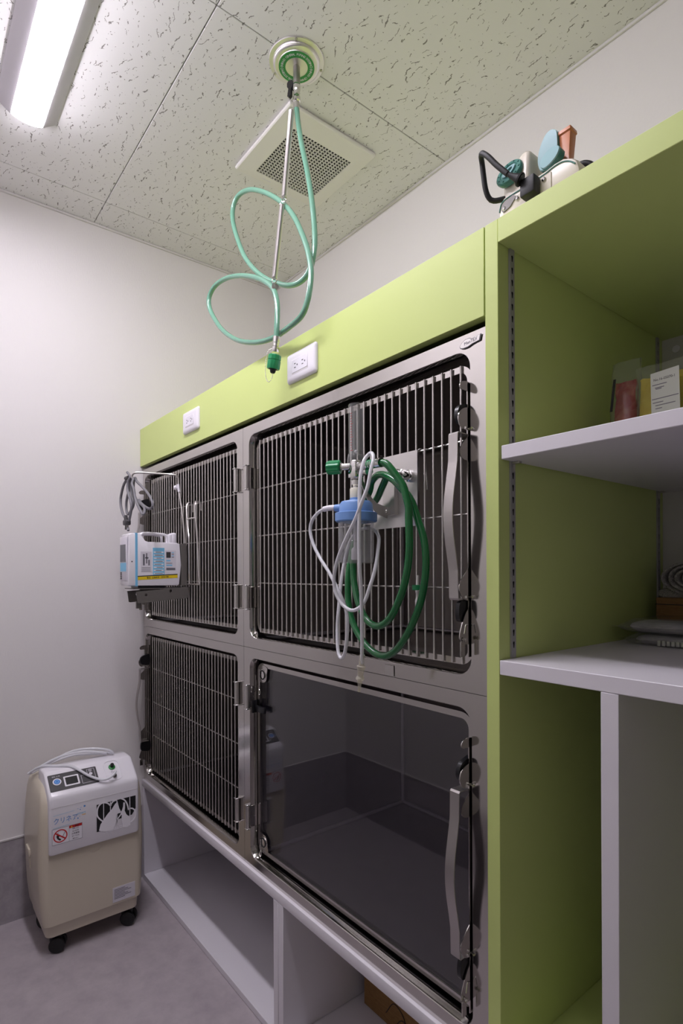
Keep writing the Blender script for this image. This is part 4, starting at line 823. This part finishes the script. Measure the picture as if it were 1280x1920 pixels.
# casters
def caster(x, y, ang):
    Mz = Matrix.Translation((x, y, 0)) @ Matrix.Rotation(ang, 4, 'Z')
    c_ = B().lathe([(.012, .0), (.014, .004), (.014, .012), (.010, .015)], Mz @ Matrix.Translation((0, 0, .047)), 16).box(-.014, .022, -.007, .007, .028, .052, .004, 2, Mz).make('caster', 'black_plastic', t)
    for s in (-1, 1):
        Mw = Mz @ Matrix.Translation((.010, s*.0135, .0235)) @ Matrix.Rotation(R(90), 4, 'X')
        B().lathe([(.004, -.0065), (.0205, -.0065), (.0235, -.004), (.0235, .004), (.0205, .0065), (.004, .0065)], Mw, 24).make('wheel', 'black_rubber', c_)
for x, y, a in ((-1.945, -.362, 1.1), (-1.945, -.142, .9), (-2.11, -.362, .4), (-2.11, -.142, 2.2)): caster(x, y, a)
t = thing('oxygen_tube', 'clear tube coiled on top of the oxygen concentrator', 'tube', (-2.0, -.28, .55))
TB = [(-1.9030, -.188, .5300), (-1.8990, -.188, .5370), (-1.8910, -.191, .5375), (-1.8860, -.205, .5280), (-1.8920, -.230, .5230), (-1.9150, -.262, .5350), (-1.9420, -.288, .5530), (-1.9680, -.310, .5645), (-2.000, -.345, .5640), (-2.032, -.380, .5615), (-2.062, -.404, .5420), (-2.075, -.400, .5330), (-2.060, -.340, .5650), (-2.040, -.280, .5900), (-2.020, -.220, .5900), (-2.005, -.178, .5800), (-2.002, -.165, .5680), (-2.020, -.175, .5660), (-2.050, -.230, .5720), (-2.070, -.300, .5640), (-2.085, -.370, .5420), (-2.090, -.405, .5300), (-2.080, -.400, .5360), (-2.050, -.330, .5740), (-2.028, -.260, .5850), (-2.008, -.200, .5760), (-2.010, -.185, .5680), (-2.030, -.215, .5690), (-2.060, -.27, .5690)]
B().tube(spline(TB, .006), .0042, 10).make('tube', 'clear_tube', t)

# ================================================================ things in the shelf cabinet and base cabinet
t = thing('cardboard_box', 'brown cardboard box inside the low white cabinet', 'box', (-.98, .40, .02))
B().box(-1.148, -.80, .238, .56, .0205, .235, .002, 1).make('carton', 'cardboard', t)
B().box(-1.148, -.80, .396, .400, .2352, .2362).make('lid_seam', 'black_print', t)
for k, pts in enumerate(([(-1.06, .05), (-1.03, .09), (-.995, .075), (-.985, .03), (-1.02, .022)], [(-1.03, .03), (-1.00, .065), (-.965, .05), (-.955, .023)])):
    B().tube(spline([(a, .2368, b) for a, b in pts], .004), .0009, 6).make('printed_line', 'black_print', t)

def pouch(x0, x1, y0, y1, z0, h, label):
    """flat sterile pack in a clear sleeve: folded gauze inside a film"""
    t = thing('gauze_pack', label, 'pack', ((x0+x1)/2, (y0+y1)/2, z0), 'flat packs on the shelf')
    rings = []
    for z, i in ((0, .010), (h*.25, .002), (h*.5, 0), (h*.8, .003), (h, .012)):
        rings.append([Vector((a, b, z0+.0015+z)) for a, b in rrect(x0+i, x1-i, y0+i, y1-i, .012, 4)])
    g = fixn(B().loft(rings).make('folded_gauze', 'pouch_paper', t, ang=50))
    rings = []
    for z, i in ((0, .002), (h*.2, -.010), (h*.5, -.018), (h*.8, -.012), (h+.006, .004)):
        rings.append([Vector((a, b, z0+z+.0006)) for a, b in rrect(x0+i, x1-i, y0+i, y1-i, .014, 4)])
    fixn(B().loft(rings).make('film_sleeve', 'bag_film', t, ang=50))
    B().box(x0-.034, x0-.012, y0+.004, y1-.01, z0+h*.45, z0+h*.45+.0006).make('sleeve_flap', 'bag_film', t)
    return t, g
p1_, g1 = pouch(-.490, -.16, .362, .488, 1.0482, .017, 'flat white gauze pack in film lying directly on the shelf')
p2_, g2 = pouch(-.500, -.16, .358, .488, 1.0716, .019, 'flat white gauze pack in film topmost of its stack')
B().box(-.395, -.385, .3545, .3565, 1.086, 1.090).make('red_mark', 'red_print', g2)
bar_ = B()
for k in range(7): bar_.box(-.445+.008*k, -.440+.008*k, .3555, .3600, 1.050+.0003*k, 1.0595)
bar_.make('printed_stripes', 'label_paper', g1, smooth=False)

t = thing('brown_box', 'small dark brown box under the rolled mesh towel', 'box', (-.40, .55, 1.048))
B().box(-.512, -.20, .515, .612, 1.0485, 1.133, .002, 1).make('carton', 'cardboard', t); B().box(-.512, -.20, .5135, .5150, 1.118, 1.1195).make('lid_edge', 'black_print', t)
t = thing('mesh_towel', 'rolled grey mesh towel on top of the brown box', 'towel', (-.42, .55, 1.134))
prof = []
for k in range(150):
    a = .20*k; r_ = .0045+.00135*a
    prof.append((r_*1.55*math.cos(a), r_*.82*math.sin(a)))
mx_ = max(abs(p[0]) for p in prof)
cx_, cz_ = -.432, 1.1345+.041
pts = [Vector((cx_+a, .5, cz_+b)) for a, b in prof]; nn = len(pts); vs = []; fs = []
for j, y in enumerate((.512, .540, .575, .612)):
    for i, p in enumerate(pts): vs.append((p.x, y+.002*math.sin(i*.7), max(p.z, 1.1345)))
for j in range(3):
    for i in range(nn-1): fs.append([j*nn+i, j*nn+i+1, (j+1)*nn+i+1, (j+1)*nn+i])
tw = B().add(vs, fs).make('towel_roll', 'towel', t, ang=80)
so = tw.modifiers.new('thick', 'SOLIDIFY'); so.thickness = .0045; so.offset = 0
rings = []
for z, i in ((0, .004), (.006, 0), (.014, .002), (.020, .010)): rings.append([Vector((a, b, 1.1328+z)) for a, b in rrect(-.514+i, -.30-i, .522+i, .610-i, .008, 4)])
fixn(B().loft(rings).make('towel_fold', 'towel', t, ang=50))

def bag(name, label, x0, x1, y0, y1, z0, h, inner, fill):
    """soft bag standing on the shelf: crumpled contents in a film with a flat sealed top"""
    rnd = random.Random(name+str(x0)); t = thing(name, label, 'bag', ((x0+x1)/2, (y0+y1)/2, z0), 'bags on the middle shelf')
    yc = (y0+y1)/2
    def shell(hh, grow, th, n):
        rings = []
        for k in range(9):
            f = k/8; w_ = th*(1-f**2.2)+.0025; q = []
            for i in range(n):
                a = 2*math.pi*i/n; ca, sa = math.cos(a), math.sin(a)
                xx = (x0+x1)/2+((x1-x0)/2+grow)*(abs(ca)**.5)*(1 if ca >= 0 else -1); yy = yc+(w_+grow)*(abs(sa)**.8)*(1 if sa >= 0 else -1)
                q.append(Vector((xx+rnd.uniform(-.002, .002), yy+rnd.uniform(-.0025, .0025), z0+.001+hh*f+rnd.uniform(-.001, .001)*(1 if 0 < k else 0))))
            rings.append(q)
        return rings
    fixn(B().loft(shell(h*fill, -.006, (y1-y0)/2-.008, 20)).make('contents', inner, t, ang=70))
    fixn(B().loft(shell(h, 0, (y1-y0)/2-.003, 20)).make('film', 'bag_film', t, ang=70))
    return t
b1 = bag('plastic_bag', 'clear bag of red and pink cloth on the middle shelf', -.496, -.446, .262, .330, 1.3892, .182, 'red_cloth', .80)
B().plate([(-.4880, 1.478), (-.4835, 1.478), (-.4770, 1.535), (-.4815, 1.535)], (), 0, .0008, fr((0, .2660, 0), (1, 0, 0), (0, 0, 1))).make('dark_band', 'black_print', b1, smooth=False)
b2 = bag('plastic_bag', 'clear bag of yellow cloth with a printed white label', -.437, -.30, .228, .290, 1.3892, .150, 'yellow_cloth', .86)
lbm = fr((-.3795, .2235, 1.4815), (1, .0, .02), (.10, 0, 1)); lbm = lbm
lp = B().plate([(-.0205, -.058), (.0225, -.058), (.0225, .034), (-.0205, .032)], (), 0, .0006, lbm).make('paper_label', 'label_paper', b2, smooth=False)
text_bm('No.16-05070-1', .0058, lbm @ Matrix.Translation((.0005, .020, .0007)), .0001, sx=.92).make('label_number', 'black_print', lp, smooth=False)
for (a, b, c_) in ((-.018, .004, .012), (-.014, .000, .007), (-.013, -.004, .005), (-.019, .021, -.0110), (-.018, -.002, -.017), (-.014, .016, -.022), (-.014, -.004, -.027), (-.018, .020, -.037), (-.010, .010, -.042), (-.019, .012, -.050)):
    B().box(a, b, c_-.0006, c_+.0006, .0006, .0008, 0, 1, lbm).make('label_line', 'grey_print', lp)

# ================================================================ cream device on top of the shelf cabinet
ZT = 1.751
t = thing('clinic_device', 'cream bench device with teal dial and black plug on the green cabinet top', 'medical device', (-.49, .10, ZT))
def arch(x0, x1, z0, zs, zt, n=10):
    """flat-sided outline with a soft arched top, in (x, z)"""
    pts = [(x0, z0), (x1, z0), (x1, zs)]
    for k in range(1, n): 
        a = R(90*k/n); pts.append((x1-(x1-x0)*.5*(1-math.cos(a))*.6, zs+(zt-zs)*math.sin(a)))
    pts.append(((x0+x1)/2, zt))
    for k in range(n-1, 0, -1):
        a = R(90*k/n); pts.append((x0+(x1-x0)*.5*(1-math.cos(a))*.6, zs+(zt-zs)*math.sin(a)))
    pts.append((x0, zs)); return pts
prof = [(-.5560, ZT+.001), (-.4180, ZT+.001), (-.4180, 1.778), (-.4220, 1.792), (-.4300, 1.800), (-.4420, 1.8060), (-.4560, 1.8065), (-.4700, 1.804), (-.5000, 1.803), (-.5300, 1.803), (-.5480, 1.8015), (-.5545, 1.796), (-.5570, 1.786)]
Mt = fr((0, .030, 0), (1, 0, 0), (0, 0, 1)); cx, cz = -.49, 1.775; rings = []
for y, i in ((0, .004), (-.0015, .0012), (-.005, 0), (-.135, 0), (-.139, .0012), (-.1405, .004)):
    rings.append([Mt @ Vector((a+(i if a < cx else -i), b+(i if b < cz else -i), y)) for a, b in prof])
bo = fixn(B().loft(rings).make('device_body', 'device_cream', t, ang=40))
top = prof[3:13]
ln = B().tube(spline([Mt @ Vector((a+(.002 if a < cx else -.002), b-.0055, .0003)) for a, b in top], .004), .0011, 6).make('teal_line', 'teal_plastic', t)
fpn = B().plate([(-.5470, 1.762), (-.4620, 1.762), (-.4620, 1.796), (-.5470, 1.790)], (), 0, .0015, Mt).make('socket_panel', 'device_cream', t, smooth=False)
lt_ = sm([(-.5490, 1.7790), (-.5490, 1.7865), (-.5440, 1.7905), (-.5330, 1.7935), (-.5270, 1.7945), (-.5235, 1.7900), (-.5255, 1.7860), (-.5290, 1.7830), (-.5330, 1.7790), (-.5450, 1.7760)])
B().plate(lt_, (), .0015, .0030, Mt).make('grey_cover', 'grey_metal', t)
for (a, b) in ((-.5450, 1.7815), (-.5205, 1.7855), (-.4735, 1.7900)):
    s_ = B().lathe([(.0034, .0015), (.0034, .0030), (.0022, .0042), (.0001, .0044)], Mt @ Matrix.Translation((a, b, 0)), 14).make('screw', 'chrome', t)
# upper housing block with leaning front and teal dial
rings = []
for z, yf, x0_, x1_, i in ((1.800, .036, -.5545, -.5060, 0), (1.822, .037, -.5535, -.5065, 0), (1.842, .040, -.5450, -.5075, 0), (1.858, .043, -.5330, -.5090, .0), (1.866, .046, -.5270, -.5110, .002), (1.8695, .050, -.5230, -.5150, .005)):
    rings.append([Vector((p, q, z)) for p, q in rrect(x0_, x1_, yf, .086-i, .0065, 4)])
fixn(B().loft(rings).make('upper_housing', 'device_cream', t, ang=50))
nd = Vector((.04, -.93, .35)).normalized(); Mdl = fr((-.5400, .0365, 1.8400), (1, .04, 0), Vector((0, .35, .93)))
if (Mdl.to_3x3() @ Vector((0, 0, 1))).dot(nd) < 0: Mdl = Mdl @ Matrix.Rotation(math.pi, 4, 'X')
dl = B().lathe([(.0215, -.006), (.0235, -.001), (.0232, .0022), (.0215, .0040), (.0160, .0042), (.0150, .0028), (.0001, .0028)], Mdl, 36).make('teal_dial', 'teal_plastic', t)
hb = sm([(-.010, -.006), (-.004, -.010), (.004, -.009), (.011, .004), (.008, .010), (.000, .009), (-.007, .004)])
B().plate(hb, [[(a*.62, b*.62) for a, b in hb]], .0028, .0052, Mdl).make('dial_emblem', 'pale_teal', dl)
for k in range(10):
    a = 2*math.pi*k/10; B().sphere(Mdl @ Vector((.0188*math.cos(a), .0188*math.sin(a), .0040)), .0016, 8).make('dial_stud', 'teal_plastic', dl)
# teal paddles and orange clip
Mp2 = fr((0, .0560, 0), (1, .0, 0), (0, .0, 1))
lobe = sm([(-.4715, 1.8790), (-.4780, 1.8815), (-.4860, 1.8785), (-.4930, 1.8690), (-.4985, 1.8560), (-.5000, 1.8400), (-.4940, 1.8250), (-.4750, 1.8200), (-.4660, 1.8350), (-.4650, 1.8550), (-.4665, 1.8720)])
for z0_, z1_, m_, n_ in ((-.012, .0005, 'teal_plastic', 'paddle_back'), (.0005, .0030, 'pale_teal', 'paddle_face')): B().plate([(-.481+(a+.481)*(.95 if m_ == 'pale_teal' else 1), 1.85+(b-1.85)*(.96 if m_ == 'pale_teal' else 1)) for a, b in lobe], (), z0_, z1_, Mp2).make(n_, m_, t)
l2 = sm([(-.4880, 1.8400), (-.4800, 1.8450), (-.4700, 1.8445), (-.4600, 1.8400), (-.4520, 1.8320), (-.4495, 1.8220), (-.4530, 1.8120), (-.4640, 1.8070), (-.4760, 1.8090), (-.4860, 1.8200), (-.4905, 1.8320)])
Mp3 = fr((-.469, .0400, 1.826), (1, -.22, .0), (0, .38, 1)) @ Matrix.Translation((.469, -1.826, 0))
for z0_, z1_, m_, n_ in ((-.0095, .0005, 'teal_plastic', 'paddle_back'), (.0005, .0030, 'pale_teal', 'paddle_face')): B().plate([(-.469+(a+.469)*(.95 if m_ == 'pale_teal' else 1), 1.826+(b-1.826)*(.95 if m_ == 'pale_teal' else 1)) for a, b in l2], (), z0_, z1_, Mp3).make(n_, m_, t)
rings = []
for z, x0_, x1_, y0_, y1_ in ((1.7600, -.462, -.4460, .056, .074), (1.8080, -.462, -.4450, .055, .074), (1.8180, -.461, -.4480, .057, .074), (1.8300, -.464, -.4495, .059, .074), (1.8640, -.466, -.4470, .058, .076), (1.8660, -.467, -.4455, .056, .077), (1.8705, -.467, -.4460, .056, .077)):
    rings.append([Vector((p, q, z)) for p, q in rrect(x0_, x1_, y0_, y1_, .0012, 2)])
fixn(B().loft(rings).make('orange_clip', 'orange_plastic', t, ang=30))
B().lathe([(.0040, 0), (.0060, .002), (.0060, .010), (.0045, .012)], axis_mat((-.4465, .064, 1.806), (-.434, .064, 1.806)), 14).make('orange_gland', 'orange_plastic', t)
B().tube(spline([(-.436, .064, 1.806), (-.428, .064, 1.8045), (-.418, .066, 1.797), (-.410, .072, 1.780), (-.406, .080, 1.760)], .004), .0045, 10).make('lead', 'black_rubber', t)
rings = []
for x, z0_, z1_, i in ((-.4480, 1.7520, 1.790, .004), (-.4440, 1.7520, 1.796, 0), (-.4300, 1.7520, 1.801, 0), (-.4150, 1.7520, 1.8045, 0), (-.4080, 1.7520, 1.803, .001), (-.4050, 1.7520, 1.798, .005)):
    rings.append([Vector((x, p, q)) for p, q in rrect(.082+i, .112-i, z0_, z1_, .008, 4)])
fixn(B().loft(rings).make('handpiece', 'pale_teal', t, ang=50))
t = thing('mains_lead', 'black power lead plugged into the cream device', 'power lead', (-.51, .02, 1.78))
Mg2 = Mt
B().box(-.5040, -.4790, .009, .0285, 1.769, 1.7965, .003, 2).make('plug_body', 'black_rubber', t)
sr = [(-.5000, .010, 1.796), (-.5090, .006, 1.803), (-.5200, .000, 1.812)]
B().tube(spline(sr, .002), [.0085-.00045*i for i in range(len(spline(sr, .002)))], 12).lathe([(.0100, 0), (.0100, .003)], axis_mat((-.5015, .0095, 1.7965), (-.5070, .007, 1.801)), 16).make('strain_relief', 'black_rubber', t)
B().tube(spline([(-.5190, .0005, 1.8115), (-.5360, -.0040, 1.8330), (-.5500, -.0070, 1.8530), (-.5620, -.0060, 1.8660), (-.5690, .0000, 1.8680), (-.5730, .0080, 1.8620), (-.5740, .0130, 1.8450), (-.5740, .0180, 1.8250), (-.5720, .0240, 1.8120), (-.5660, .0300, 1.8060), (-.5500, .0400, 1.8055)], .004), .0043, 10).make('lead', 'black_rubber', t)
